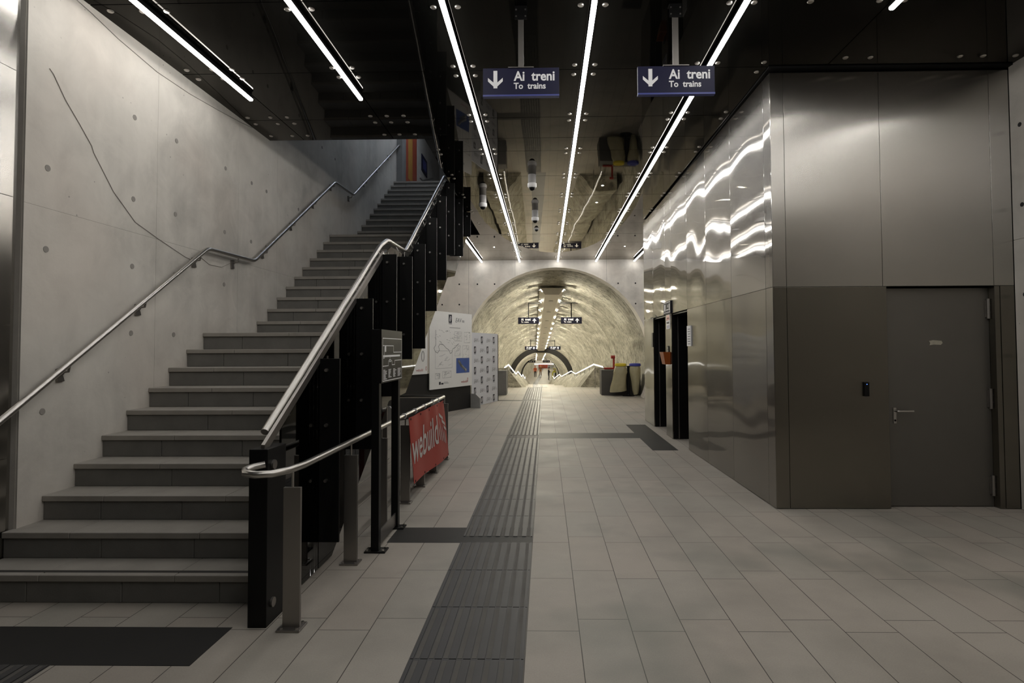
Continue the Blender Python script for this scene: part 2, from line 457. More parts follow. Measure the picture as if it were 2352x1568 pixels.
# round bolt heads beside every LED line and joint
bolts = []
for j in JY:
    if j < 2.0: continue
    for k, x in enumerate(LX):
        if k in (0, 1) and j > 6.5 and not (k == 1 and j > 14.3): continue
        if k == 5 and 5.0 < j < 13.5: continue
        for dx in (-.1, .1):
            for dy in (-.1, .1):
                bolts.append((x+dx, j+dy))
for y in (6.9, 7.10, 7.51):
    for x in (-3.60, -3.32, -3.115, -2.102, -1.903, -1.70): bolts.append((x, y))
for y in (4.67, 5.695, 5.895): bolts.append((-3.595, y))
for j in JY:
    if 4 < j < 14:
        for dy in (-.1, .1):
            if j < 12.6: bolts.append((2.17, j+dy))
            if j > 7.7: bolts.append((-1.50, j+dy))
for x in (2.93, 3.17, 4.03, 4.25, 4.56): bolts.append((x, 5.62))
bolts = [b for b in bolts if not in_opening(*b) and b[1] > 4.2 and (b[1] < 18.4)]
bolts.sort(key=lambda b: b[1])
rest = MB()
for k, (x, y) in enumerate(bolts):
    if k < 100:
        MB().disc((x, y, ZC+.005), (0, 0, -1), .026, .016, 14, dome=.25).build('bolt', 'bolt', ceiling, True)
    else:
        rest.disc((x, y, ZC+.005), (0, 0, -1), .026, .016, 8, dome=.25)
tag(rest.build('bolts', 'bolt', ceiling, True), kind='stuff')

def ties(m, pts, fn, n, mi, r=.028):
    for a, b in pts:
        m.disc(fn(a, b), n, r, .004, 14, mi)
# left concrete wall in cast panels with plugged tie holes
m = MB()
YJ = [4.03, 5.435, 6.90, 7.91, 8.92, 10.42, 11.9, 13.4, 14.9, 16.4, 18.5, 20.2]
ZJ = [0, 2.655, 5.60, 8.4]
for a, b in zip(YJ, YJ[1:]):
    for c, d in zip(ZJ, ZJ[1:]):
        if b > 18.4 and d < 5: continue
        m.box(XL-.02, XL, a+.0014, b-.0014, c+(.0008 if c else 0), d-.0008, 0)
m.box(XL-.3, XL-.015, 4.03, 20.2, 0, 8.4, 0)
TY = [4.22, 5.12, 5.715, 6.61, 7.21, 7.6, 8.6, 9.5, 10.1, 11.2, 11.6, 12.6, 13.2]
pts = []
for y in TY:
    for z in (.55, 1.15, 1.75, 2.348, 2.955, 3.697, 4.95, 5.9, 6.6):
        if y == 4.22 and z in (1.75, 3.697): continue
        if y in (7.6, 8.6) and z < 2.9: continue
        stair = max(0, (y-3.4)*.62)
        if z > stair+.2: pts.append((y, z))
ties(m, pts, lambda a, b: (XL-.001, a, b), (1, 0, 0), 1, .024)
tag(m.build('wall_left', ['concrete', 'hole']), kind='structure')
# steel cladding on the left before the concrete
m = MB()
for c, d in ((0, .85), (.855, 1.775), (1.78, 2.675), (2.68, 3.575), (3.58, ZC)):
    for a, b in ((-9, -6.4), (-6.39, -4.0), (-3.99, -1.6), (-1.59, .8), (.81, 3.985)):
        m.box(XL-.06, XL-.035, a, b, c, d)
m.box(XL-.3, XL-.055, YB, 4.03, 0, ZC)
tag(m.build('wall_left_cladding', ['steel_front']), kind='structure')

# right concrete wall
m = MB()
for a, b in zip([YB, -6, -3, 0, 2.9, 5.84], [-6, -3, 0, 2.9, 5.84]):
    for c, d in ((0, 2.65), (2.65, ZC)):
        m.box(XR, XR+.02, a+.003, b-.003, c+.002, d-.002, 0)
m.box(XR+.015, XR+.3, YB, 5.84, 0, ZC, 0)
ties(m, [(y, z) for y in (5.72, 4.8, 3.9, 2.0) for z in (1.5, 2.1, 2.98, 3.77)], lambda a, b: (XR+.001, a, b), (-1, 0, 0), 1, .022)
tag(m.build('wall_right', ['concrete', 'hole_dark']), kind='structure')
tag(MB().box(XR, XR+.3, 12.9, YE, 0, ZC).build('wall_right_far', 'concrete2'), kind='structure')
tag(MB().box(XL-.3, XR+.3, YB-.2, YB, 0, ZC).build('wall_back', 'concrete'), kind='structure')

# end wall with the tunnel mouth
AX0, AZ0, AR = .333, 1.17, 3.0
def arc_pts(cx, cz, r, n, zmin):
    a0 = math.asin(max(-1, min(1, (zmin-cz)/r)))
    return [(cx+r*math.cos(a0+(PI-2*a0)*k/n), cz+r*math.sin(a0+(PI-2*a0)*k/n)) for k in range(n+1)]
def face_with_hole(m, arc, xl, xr, zt, y, mi=0, zb=0.0):
    n = len(arc)
    for k in range(n-1):
        (x0, z0), (x1, z1) = arc[k], arc[k+1]
        def out(x, z, q):
            t = q/(n-1)
            if t < .25: return (xr, zb+(zt-zb)*t/.25)
            if t > .75: return (xl, zb+(zt-zb)*(1-t)/.25)
            return (xr+(xl-xr)*(t-.25)/.5, zt)
        a, b = out(x0, z0, k), out(x1, z1, k+1)
        m.add([(x0, y, z0), (a[0], y, a[1]), (b[0], y, b[1]), (x1, y, z1)], [(0, 1, 2, 3)], mi)
m = MB()
arc = arc_pts(AX0, AZ0, AR, 48, 0)
face_with_hole(m, arc, XL, XR+.3, ZC, YE)
for (x0, z0), (x1, z1) in zip(arc, arc[1:]):          # the thickness of the wall round the mouth
    m.add([(x0, YE, z0), (x1, YE, z1), (x1, YE+.6, z1), (x0, YE+.6, z0)], [(0, 1, 2, 3)], 0)
for x in (-2.78, -1.65, 1.75, 3.1):                      # fine joints and tie holes of the end wall
    pass
ties(m, [(x, z) for x in (-3.3, -2.75, -2.17, -1.62, -1.05, 1.75, 2.32, 2.87, 3.2) for z in (.9, 1.6, 2.35, 3.0, 3.65) if math.hypot(x-AX0, z-AZ0) > AR+.12], lambda a, b: (a, YE-.001, b), (0, -1, 0), 1, .026)
for x in (-2.45, -.97, 1.95):
    zz = AZ0+math.sqrt(max(0, AR**2-(x-AX0)**2)) if abs(x-AX0) < AR else 0
    m.box(x, x+.008, YE-.0015, YE+.01, zz+.02, ZC, 2)
tag(m.build('wall_end', ['concrete2', 'hole_dark', 'hole']), kind='structure')

# ------------------------------------------------------------------ LED lines under the ceiling
def led_line(x, y0, y1, label):
    t = thing('linear_light', label, 'ceiling light', (x, (y0+y1)/2, ZC), 'white linear lights under the black ceiling')
    pr = [(-.023, -.053), (.023, -.053), (.023, -.032), (.008, -.030), (.008, -.002), (-.008, -.002), (-.008, -.030), (-.023, -.032)]
    MB().prism(pr, lambda p, y: (x+p[0], y, ZC+p[1]), y0, y1).build('housing', 'black_metal', t)
    d = MB(); n = max(1, int((y1-y0)/1.2))
    for k in range(n):
        a, b = y0+.004+(y1-y0-.008)*k/n, y0+.004+(y1-y0-.008)*(k+1)/n
        pr = [(-.021, -.054), (-.021, -.070), (-.012, -.077), (.012, -.077), (.021, -.070), (.021, -.054)]
        d.add([(x+p, a, ZC+q) for p, q in pr]+[(x+p, b, ZC+q) for p, q in pr], [(0, 1, 7, 6), (1, 2, 8, 7), (2, 3, 9, 8), (3, 4, 10, 9), (4, 5, 11, 10)]+([(0, 1, 2, 3, 4, 5)] if k == 0 else [])+([(6, 7, 8, 9, 10, 11)] if k == n-1 else []))
    d.build('diffuser', 'led', t)
led_line(LX[0], 3.6, 6.27, 'white LED line ending over the stairs, closest to the concrete wall')
led_line(LX[1], 3.6, 6.29, 'white LED line ending short over the stairs, second from the concrete wall')
led_line(LX[2], -1.5, 18.42, 'long white LED line reaching the end wall, closest to the black stair fins')
led_line(LX[3], -1.5, 18.42, 'long white LED line running between the two hanging blue signs')
led_line(LX[4], -1.5, 18.42, 'long white LED line crossed by the blue sign that hangs closer to the steel wall')
led_line(4.039, .3, 4.50, 'white LED line out of view overhead, beside the concrete wall past the steel door')
led_line(LX[5], .3, 4.70, 'white LED line in the top right corner, ending before the steel wall front')
led_line(LX[1], 14.42, 18.42, 'short white LED line by the end wall, beyond the black stair fins')
led_line(LX[5], 13.3, 18.42, 'short white LED line by the end wall, half hidden behind the steel wall')

# ------------------------------------------------------------------ staircase
RISE = .178
def nose(n):
    if n <= 10: return 3.667+.2818*(n-1)
    if n <= 20: return 7.369+.2755*(n-11)
    return 11.037+.2734*(n-21)
SXL, SXR = XL+.002, -1.735
stair = thing('staircase', 'wide grey stone staircase climbing in three flights along the concrete wall', 'staircase', ((SXL+SXR)/2, 3.7, 0))
for n in range(1, 33):
    z1, z0 = RISE*n, RISE*(n-1)
    y0 = nose(n); y1 = (nose(n+1) if n < 32 else 14.3)+.055
    m = MB(); xl = SXL if n > 2 else SXL-.03
    tj = [xl]; x = xl+random.uniform(.35, .95)
    while x < SXR-.3: tj.append(x); x += random.uniform(.85, 1.0)
    tj.append(SXR)
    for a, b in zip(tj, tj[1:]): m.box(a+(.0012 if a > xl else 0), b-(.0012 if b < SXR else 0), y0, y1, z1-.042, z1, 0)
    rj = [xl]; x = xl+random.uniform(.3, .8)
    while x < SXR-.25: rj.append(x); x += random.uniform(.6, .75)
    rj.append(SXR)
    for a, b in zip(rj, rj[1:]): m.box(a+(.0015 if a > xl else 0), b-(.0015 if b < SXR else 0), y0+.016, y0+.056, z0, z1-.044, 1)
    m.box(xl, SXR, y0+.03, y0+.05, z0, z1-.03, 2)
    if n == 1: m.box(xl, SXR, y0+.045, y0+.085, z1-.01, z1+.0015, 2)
    m.build('landing' if n in (10, 20) else 'step', ['step_tread', 'step_riser_shade', 'groove'], stair, bevel=.005)
# dark underside of the flights
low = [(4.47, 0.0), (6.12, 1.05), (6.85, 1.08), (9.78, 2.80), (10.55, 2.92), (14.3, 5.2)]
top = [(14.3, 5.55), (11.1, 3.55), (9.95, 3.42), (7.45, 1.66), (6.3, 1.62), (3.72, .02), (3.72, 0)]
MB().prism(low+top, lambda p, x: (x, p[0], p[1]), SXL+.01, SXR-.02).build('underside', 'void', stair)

# upper hall beyond the top step
m = MB(); m.box(SXL, OPX, 14.355, 20.2, 5.50, RISE*32-.002); tag(m.build('floor_upper', 'step_tread'), kind='structure')
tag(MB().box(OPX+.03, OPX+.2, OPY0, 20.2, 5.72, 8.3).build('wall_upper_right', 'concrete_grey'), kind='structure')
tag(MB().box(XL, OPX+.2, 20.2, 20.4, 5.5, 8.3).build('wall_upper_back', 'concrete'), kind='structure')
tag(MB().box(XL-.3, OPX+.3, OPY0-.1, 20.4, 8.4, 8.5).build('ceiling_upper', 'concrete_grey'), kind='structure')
tag(MB().box(XL+.002, XL+.14, 14.33, 14.72, 5.70, 8.38).build('trim_1', 'concrete_grey'), kind='structure')
t = thing('linear_light', 'unseen added cool tube standing in for daylight over the upper stairs', 'ceiling light', (-2.6, 12, 8.4), 'white linear lights under the black ceiling')
MB().box(-2.64, -2.56, 9, 16, 8.33, 8.4).build('housing', 'grey_panel', t); MB().box(-2.635, -2.565, 9.01, 15.99, 8.27, 8.329).build('diffuser', 'led_cool_added', t)  # added out of view to give the upper hall its cool daylight
t = thing('wall_poster', 'tall red and ochre poster on the wall above the top step', 'poster', (XL, 16, 6))
MB().box(XL+.001, XL+.012, 15.25, 16.55, 5.95, 7.75).build('poster_sheet', 'poster_red', t)
MB().box(XL+.012, XL+.015, 15.5, 16.0, 6.2, 7.7).build('printed_band', 'poster_ochre', t)
t = thing('notice_sign', 'small dark blue notice high on the wall beyond the red poster', 'sign', (XL, 17.6, 7))
MB().box(XL+.001, XL+.02, 17.2, 18.0, 6.95, 7.45).build('sign_plate', 'sign_blue', t)
MB().box(XL+.02, XL+.022, 17.35, 17.85, 7.05, 7.35).build('printed_symbol', 'sign_edge', t)
t = thing('handrail', 'short steel handrail on the upper wall past the top step', 'handrail', (XL+.08, 17.5, 6.2))
MB().tube([(XL+.08, 16.6, 6.55), (XL+.08, 17.0, 6.56), (XL+.08, 18.6, 7.1)], .021, 10).build('rail_tube', 'inox', t, True)
MB().tube([(XL+.0, 17.1, 6.5), (XL+.08, 17.1, 6.57)], .012, 8).build('bracket', 'inox_dark', t, True)

# handrail on the concrete wall
def rounded(pts, r=.06, n=4):
    pts = [Vector(p) for p in pts]; out = [pts[0]]
    for a, b, c in zip(pts, pts[1:], pts[2:]):
        d1 = (a-b); d2 = (c-b); q = min(r, d1.length*.45, d2.length*.45)
        p0 = b+d1.normalized()*q; p1 = b+d2.normalized()*q
        for k in range(n+1):
            s_ = k/n; out.append(p0*(1-s_)**2+b*2*s_*(1-s_)+p1*s_**2)
    out.append(pts[-1]); return out
wr = [(3.3, .79), (6.15, 2.685), (7.15, 2.70), (9.90, 4.48), (10.86, 4.515), (14.27, 6.67), (14.8, 6.66)]
hx = XL+.075
t = thing('handrail', 'stainless steel handrail bracketed to the concrete wall above the stairs', 'handrail', (hx, 3.6, .9))
MB().tube(rounded([(hx, y, z) for y, z in wr], .07), .022, 12).build('rail_tube', 'inox', t, True)
MB().box(hx-.009, hx+.009, 3.4, 3.41, .82, .83).build('rail_end', 'inox', t)
zr = lerp_table(wr)
for y in (4.37, 5.2, 6.03, 6.78, 7.5, 8.33, 9.12, 9.88, 10.8, 11.7, 12.6, 13.5):
    z = zr(y)-.02
    m = MB(); prof = [(-.03, -.055), (.02, -.05), (.028, -.10), (.01, -.115), (.03, -.165), (-.045, -.17), (-.05, -.06)]
    m.prism([(y+p*.9, z+q*.9+.03) for p, q in prof], lambda p, x: (x, p[0], p[1]), XL+.001, XL+.016)
    m.tube([(XL+.012, y, z-.05), (hx-.01, y, z-.045), (hx, y, z+.01)], .009, 8)
    m.build('bracket', 'inox_dark', t)

# balustrade between stairs and hall: tinted glass, black fins, steel rail
bal = thing('stair_balustrade', 'black glass balustrade with vertical black fins and steel rail beside the stairs', 'balustrade', (-1.65, 3.4, 0))
rail = [(3.50, 1.10), (5.93, 2.66), (6.2, 2.77), (7.0, 2.78), (9.72, 4.51), (10.9, 4.55), (14.0, 6.5)]
glow = [(3.62, .012), (4.50, .012), (6.12, 1.05), (6.85, 1.08), (9.78, 2.80), (10.55, 2.92), (14.2, 5.2)]
fz, fl_ = lerp_table(rail), lerp_table(glow)
cuts = [3.62, 4.23, 5.04, 5.85, 6.54, 7.25, 8.02, 8.80, 9.59, 10.77, 11.85, 13.0, 14.2]
for a, b in zip(cuts, cuts[1:]):
    ks = [a+.006]+[k for k, _ in sorted(rail+glow) if a+.01 < k < b-.01]+[b-.006]
    poly = [(k, fl_(k)) for k in ks]+[(k, fz(k)-.075) for k in reversed(ks)]
    MB().prism(poly, lambda p, x: (x, p[0], p[1]), -1.668, -1.654).build('glass_panel', 'glass', bal)
MB().prism([(3.62, 0.0), (4.50, .0), (6.12, 1.05), (6.85, 1.08), (9.78, 2.80), (10.55, 2.92), (14.2, 5.2), (14.2, 5.62), (10.9, 3.62), (9.75, 3.50), (7.2, 1.84), (6.25, 1.80), (3.62, .16)], lambda p, x: (x, p[0], p[1]), -1.70, -1.672).build('stringer_plate', 'black_metal', bal)
post = MB().box(-1.722, -1.613, 3.36, 3.60, 0, 1.02).build('end_post', 'black_metal', bal, bevel=.003)
for z in (.12, .92): MB().disc((-1.613, 3.43, z), (1, 0, 0), .028, .012, 14).build('stud', 'inox_dark', post, True)
MB().prism([(3.40, .98), (3.40, 1.04), (5.9, 2.60), (5.9, 2.54)], lambda p, x: (x, p[0], p[1]), -1.672, -1.650).build('glass_cap', 'inox_dark', bal)
MB().tube(rounded([(-1.70, y, z) for y, z in rail], .08), .024, 12).build('rail_tube', 'inox', bal, True)
for k in range(15):
    y = 3.75+.7*k
    MB().tube([(-1.70, y, fz(y)-.01), (-1.662, y, fz(y)-.09)], .008, 6).build('rail_bracket', 'inox_dark', bal)
FINS = [(4.23, .20, 1.53), (5.04, .73, 2.04), (5.85, 1.12, 2.56), (6.54, 1.48, 2.645), (7.25, 1.60, 2.916), (8.02, 2.12, 3.42), (8.80, 2.64, 3.93), (9.59, 3.15, 4.36), (10.77, 3.32, 4.40), (11.85, 3.895, 4.40)]
for i, (y, z0, z1) in enumerate(FINS):
    x1 = -1.507 if y < 10 else -1.53
    f = MB().box(-1.653, x1, y, y+.022, z0, z1).build('fin', 'black_metal', bal, bevel=.002)
    n = 3
    for k in range(n):
        z = z1-.085-.40*k
        if z > z0+.05: MB().tube([(-1.60, y+.001, z), (-1.60, y-.022, z)], [.014, .012], 10).build('bolt', 'inox', f, True)
    if z1 < 4.3: MB().box(-1.604, -1.596, y+.006, y+.016, z1, fz(y)-.075 if fz(y)-.075 > z1+.02 else z1+.02).build('hanger_rod', 'inox_dark', f)

# ------------------------------------------------------------------ low guard rail with banner and map totem
gr = thing('guard_railing', 'low steel guard railing on flat posts round the foot of the stairs', 'railing', (-1.465, 5.8, 0))
path = [(-1.625, 3.358, .935), (-1.68, 3.33, .925), (-1.705, 3.285, .915), (-1.685, 3.245, .907), (-1.62, 3.24, .90), (-1.55, 3.27, .898), (-1.495, 3.37, .898), (-1.468, 3.52, .90)]
path += [(-1.465, 4.4, .903), (-1.465, 6, .905)]+rounded([(-1.465, 7.5, .907), (-1.465, 8.42, .907), (-3.0, 8.42, .907)], .09, 5)
MB().tube(path, .0215, 14).build('top_tube', 'inox', gr, True)
def gpost(x, y, rot=False):
    m = MB()
    if rot: m.box(x-.01, x+.01, y-.05, y+.05, .012, .804)
    else: m.box(x-.05, x+.05, y-.010, y+.012, .012, .804)
    p = m.build('post', 'inox_dark', gr, bevel=.002)
    MB().tube([(x, y, .803), (x, y, .89)], .0075, 8).build('stem', 'inox', p, True)
    MB().box(x-.068, x+.068, y-.055, y+.06, .0005, .013).build('base_plate', 'inox_dark', p, bevel=.002)
    for a in (-.045, .045):
        for b in (-.035, .045): MB().disc((x+a, y+b, .012), (0, 0, 1), .009, .008, 8).build('anchor_bolt', 'inox', p)
for y in (3.36, 4.37, 5.19, 6.06, 6.79, 7.54, 8.42): gpost(-1.465, y)
for x in (-2.35, -2.95): gpost(x, 8.42)

bn = thing('banner', 'red cloth banner with white lettering tied to the guard railing', 'banner', (-1.43, 7, .5))
def bpos(u, v, d=0.0):
    y = (5.93+1.97*u)*(1-v)+(6.04+2.30*u)*v; z = (.895+.0*u)*(1-v)+(.20-.12*u)*v
    x = -1.398+.012*math.sin(u*9+v*2)*v+.012*math.sin(u*21)*.5*(1-v)+.02*v
    return (x+d, y, z-.006*math.sin(u*PI*3)**2*(1-v))
nu, nv = 40, 10
m = MB(); vs = [bpos(i/nu, j/nv, d) for d in (0, -.004) for j in range(nv+1) for i in range(nu+1)]
W1 = nu+1; off = W1*(nv+1)
fs = [(j*W1+i, j*W1+i+1, (j+1)*W1+i+1, (j+1)*W1+i) for j in range(nv) for i in range(nu)]
fs += [tuple(off+k for k in reversed(f)) for f in fs]
m.add(vs, fs); m.build('cloth', 'banner', bn, True)
m = MB()
vs, fs, wd, ht = text_mesh('webuild', .28, .012)
# the print is cut into the cloth's own curvature
m.add([bpos(.015+.70*x/wd, .70-.46*y/ht-.06*x/wd, .0035) for x, y in vs], fs)
for k, (a, b, c) in enumerate(((.74, .30, .62), (.80, .18, .66), (.86, .30, .70), (.91, .42, .74))):
    for q in range(8):
        t0, t1 = q/8, (q+1)/8
        def L(t, e): return bpos(a+.05*t-.045*math.sin(t*PI*.5)+e, c+(b-c)*t, .0035)
        wv = .022*math.sin(PI*min(1, .2+t0)); wv1 = .022*math.sin(PI*min(1, .2+t1))
        m.add([L(t0, -wv/2), L(t0, wv/2), L(t1, wv1/2), L(t1, -wv1/2)], [(0, 1, 2, 3)])
for u0, v0, u1, v1 in ((.80, .16, .90, .26), (.86, .28, .95, .38), (.90, .40, .97, .48)):
    m.add([bpos(u0, v0, .0035), bpos(u1, v1, .0035), bpos(u1, v1+.05, .0035), bpos(u0, v0+.06, .0035)], [(0, 1, 2, 3)])
m.build('printed_name', 'banner_white', bn)
for u in (.03, .28, .53, .78, .97):
    for v in (.03, .97): MB().disc(bpos(u, v, .002), (1, 0, 0), .012, .004, 10).build('eyelet', 'black_metal', bn)
for u in (.03, .28, .53, .78, .97):
    y = bpos(u, 0)[1]
    MB().tube([(-1.465+.026*math.cos(a), y+.002*a, .905+.026*math.sin(a)) for a in [k*PI/5 for k in range(11)]], .004, 6).build('tie', 'white', bn)

tt = thing('map_totem', 'black floor-standing sign frame with a dark station map panel', 'sign stand', (-1.34, 4.97, 0))
for y in (4.63, 5.23):
    p = MB().box(-1.384, -1.322, y-.03, y+.035, .012, 1.755).build('post', 'black_metal', tt, bevel=.003)
    MB().box(-1.43, -1.265, y-.055, y+.06, .0005, .012).build('base_plate', 'black_metal', p)
    for a in (-1.41, -1.285):
        for b in (-.035, .04): MB().disc((a, y+b, .012), (0, 0, 1), .010, .010, 8).build('anchor_bolt', 'inox', p)
MB().box(-1.352, -1.340, 4.665, 5.20, .03, .14).build('foot_rail', 'inox_dark', tt)
MB().box(-1.384, -1.325, 4.665, 5.20, 1.70, 1.75).build('top_rail', 'black_metal', tt)
mp = MB().box(-1.322, -1.304, 4.60, 5.262, 1.325, 1.755).build('map_panel', 'black_metal', tt)
k = Ink((-1.304, 4.60, 1.325), (0, 1, 0), (0, 0, 1), (1, 0, 0), .0015)
k.frame(.03, .015, .64, .36, .006)
k.line([(.03, .30), (.36, .30), (.36, .245), (.63, .245)], .006).line([(.05, .20), (.08, .20), (.08, .29)], .006)
k.line([(.05, .215), (.58, .215)], .016).line([(.25, .215), (.25, .17)], .006).rect(.09, .25, .13, .30).rect(.22, .165, .285, .185)
k.line([(.03, .135), (.20, .135), (.20, .175), (.31, .175), (.31, .14), (.40, .14), (.40, .175), (.63, .175)], .006)
for c in range(4):
    for r in range(7 if c else 8):
        k.rect(.05+.15*c, .10-.0105*r, .05+.15*c+random.uniform(.05, .11), .10-.0105*r+.005)
k.build('map_print', 'white', mp)

# ------------------------------------------------------------------ hoarding with poster boards
U = Vector((-.43, -1, 0)).normalized()
def fence_pt(y): return Vector((-2.03-.435*(15.72-y), y, 0))
fence = thing('hoarding', 'low black hoarding standing behind the poster boards under the stairs', 'hoarding', (-2.8, 14, 0))
edges = [15.72, 14.02, 12.42, 11.95]
for a, b in zip(edges, edges[1:]):
    pa, pb = fence_pt(a), fence_pt(b); d = (pb-pa); L = d.length; d.normalize(); nn = Vector((-d.y, d.x, 0))
    if nn.y > 0: nn = -nn
    MB().obox(pa, d, Vector((0, 0, 1)), nn, .003, L-.003, .002, 1.0, -.03, 0).build('hoarding_panel', 'black_matt', fence)
def foot(y):
    p = fence_pt(y); nn = Vector((.92, -.40, 0)).normalized()
    f = thing('support_foot', {15.72: 'grey angled support foot between the black hoarding and the logo board', 14.02: 'grey angled support foot seen just above the red banner', 12.42: 'grey angled support foot seen between the legs of the map sign'}[y], 'support foot', tuple(p), 'grey feet of the hoarding')
    MB().prism([(.012, .002), (.30, .002), (.30, .26), (.16, .38), (.012, .38)], lambda q, e: p+nn*q[0]+Vector((-nn.y, nn.x, 0))*e+Vector((0, 0, q[1])), -.02, .02).build('foot_plate', 'grey_panel', f)
for y in edges[:3]: foot(y)
def board(name, label, pa, pb, z0, z1, mat):
    pa, pb = Vector((*pa, 0)), Vector((*pb, 0)); d = (pb-pa); L = d.length; d.normalize(); nn = Vector((d.y, -d.x, 0))
    if nn.y > 0: nn = -nn
    t = thing(name, label, 'board', tuple((pa+pb)/2+Vector((0, 0, z0))), 'printed boards of the hoarding')
    b = MB().obox(pa, d, Vector((0, 0, 1)), nn, 0, L, z0, z1, 0, .018).build('board_panel', mat, t)
    return t, b, Ink(pa+nn*.018+Vector((0, 0, z0)), d, (0, 0, 1), nn, .002), L, z1-z0
def tag_logo(k, a, b, s, mi=0, mw=2):
    k.rect(a, b+.12*s, a+.62*s, b+s, mi); k.rect(a, b, a+.62*s, b+.06*s, mi)
    k.d += .0015; k.ring(a+.31*s, b+.56*s, .12*s, .27*s, .07*s, mw, .25); k.line([(a+.24*s, b+.44*s), (a+.38*s, b+.68*s)], .05*s, mw); k.d -= .0015
# tall poster board with plans
n15 = Vector((.92, -.40, 0)).normalized()*.03
pl, pr = (-2.82+n15.x, 13.90+n15.y), (-2.035+n15.x, 15.70+n15.y)
t, b, k, L, H = board('poster_board', 'tall white poster board with a coast map, plans and a blue picture', pl, pr, .61, 2.52, 'paper')
k1 = k
tag_logo(k, L*.42, H-.30, .24, 0, 3); k.text('EAV', L*.58, H-.245, height=.11, mi=1, shear=.35); k.rect(L*.745, H-.235, L*.80, H-.22, 1).rect(L*.745, H-.205, L*.80, H-.19, 1)
k.rect(L*.44, H-.40, L*.70, H-.385, 2)
coast = [(.13, 1.46), (.13, 1.10), (.09, 1.02), (.12, .93), (.17, .90), (.21, .97), (.19, 1.06), (.22, 1.12), (.30, 1.10), (.36, 1.02), (.42, .98), (.46, .88), (.50, .92), (.52, 1.0), (.58, 1.04), (.62, 1.10), (.66, 1.13)]
k.line([(u*L*.66/.66, v-.02) for u, v in coast], .012, 1)
random.seed(3)
for _ in range(26):
    a, c = random.uniform(.13, .68), random.uniform(1.12, 1.46); k.line([(a*L/1.25, c), (a*L/1.25+random.uniform(.02, .09), c+random.uniform(-.05, .02))], .007, random.choice((1, 2)))
for (a0, b0, a1, b1) in ((.56, 1.18, .74, 1.42), (.80, 1.14, .95, 1.42), (.56, .80, .70, 1.06), (.76, .72, .92, 1.06), (.12, .50, .50, .93), (.12, .25, .22, .38), (.28, .26, .48, .42)):
    k.frame(a0*L, b0, a1*L, b1, .006, 2)
    for _ in range(14):
        a, c = random.uniform(a0, a1)*L, random.uniform(b0, b1)
        a2, c2 = min(a1*L, a+random.uniform(.02, .14)), min(b1, c+random.uniform(-.02, .10)); k.line([(a, c), (a2, c2)], .006, 2)
for q in range(5): k.rect((.58+.02*q)*L, 1.20+.045*q, (.70+.01*q)*L, 1.206+.045*q, 2)
k.rect(.60*L, .35, .93*L, .74, 4)
k.d += .0015
k.line([(.66*L, .66), (.72*L, .55), (.84*L, .42)], .085, 1).line([(.67*L, .67), (.735*L, .56), (.845*L, .43)], .03, 3).ring(.84*L, .42, .03, .03, .012, 3)
k.d -= .0015
k.rect(.20*L, .10, .24*L, .17, 0).rect(.25*L, .10, .30*L, .14, 0).rect(.31*L, .12, .42*L, .128, 1).rect(.31*L, .145, .40*L, .153, 1)
k.text('webuild', .72*L, .09, height=.065, mi=5); k.ring(.885*L, .16, .02, .05, .012, 5)
k.build('printed_drawings', ['ink', 'ink_mid', 'ink_grey', 'white', 'sky_blue', 'ink_red'], b)
# second poster behind the fins
n2 = n15; q0, q1 = fence_pt(12.6), fence_pt(13.82)
t, b, k, L, H = board('poster_board', 'white poster board with an oval outline, half hidden by the black stair fins', (q0.x+n2.x, q0.y+n2.y), (q1.x+n2.x, q1.y+n2.y), 1.0, 2.5, 'paper')
k.ring(.86*L, .42, .06, .12, .012, 0).ring(.86*L, .42, .045, .095, .006, 0).rect(.82*L, .62, .93*L, .628, 0)
k.text('webuild', .66*L, .07, height=.06, mi=1); k.ring(.96*L, .13, .02, .045, .01, 1)
k.frame(.1*L, .3, .6*L, 1.2, .006, 0)
k.build('printed_drawings', ['ink_mid', 'ink_red'], b)
# logo board
t, b, k, L, H = board('logo_board', 'pale board covered with a repeating pattern of dark logos and lettering', (-2.03, 15.83), (-1.472, 17.63), .005, 2.035, 'paper_blue')
for r in range(7):
    v = H-.31-.283*r
    for c in range(4):
        u = L*(.06+.235*c)+(.03 if r % 2 == 0 else 0)
        k.mb = MB()
        if (r+c) % 2 == 1: tag_logo(k, u+.03, v, .21, 0, 2)
        else:
            k.text('EAV', u, v+.05, height=.10, mi=1, shear=.4); k.rect(u+.29, v+.06, u+.37, v+.07, 3).rect(u+.29, v+.09, u+.37, v+.10, 3)
        k.build('printed_logo' if (r+c) % 2 == 1 else 'printed_name', ['ink', 'ink_mid', 'white', 'ink_grey'], b)
pa = Vector((-1.465, 17.66, 0))
MB().box(-1.475, -1.44, 17.64, 17.70, .003, 2.0).build('edge_post', 'black_metal', t)

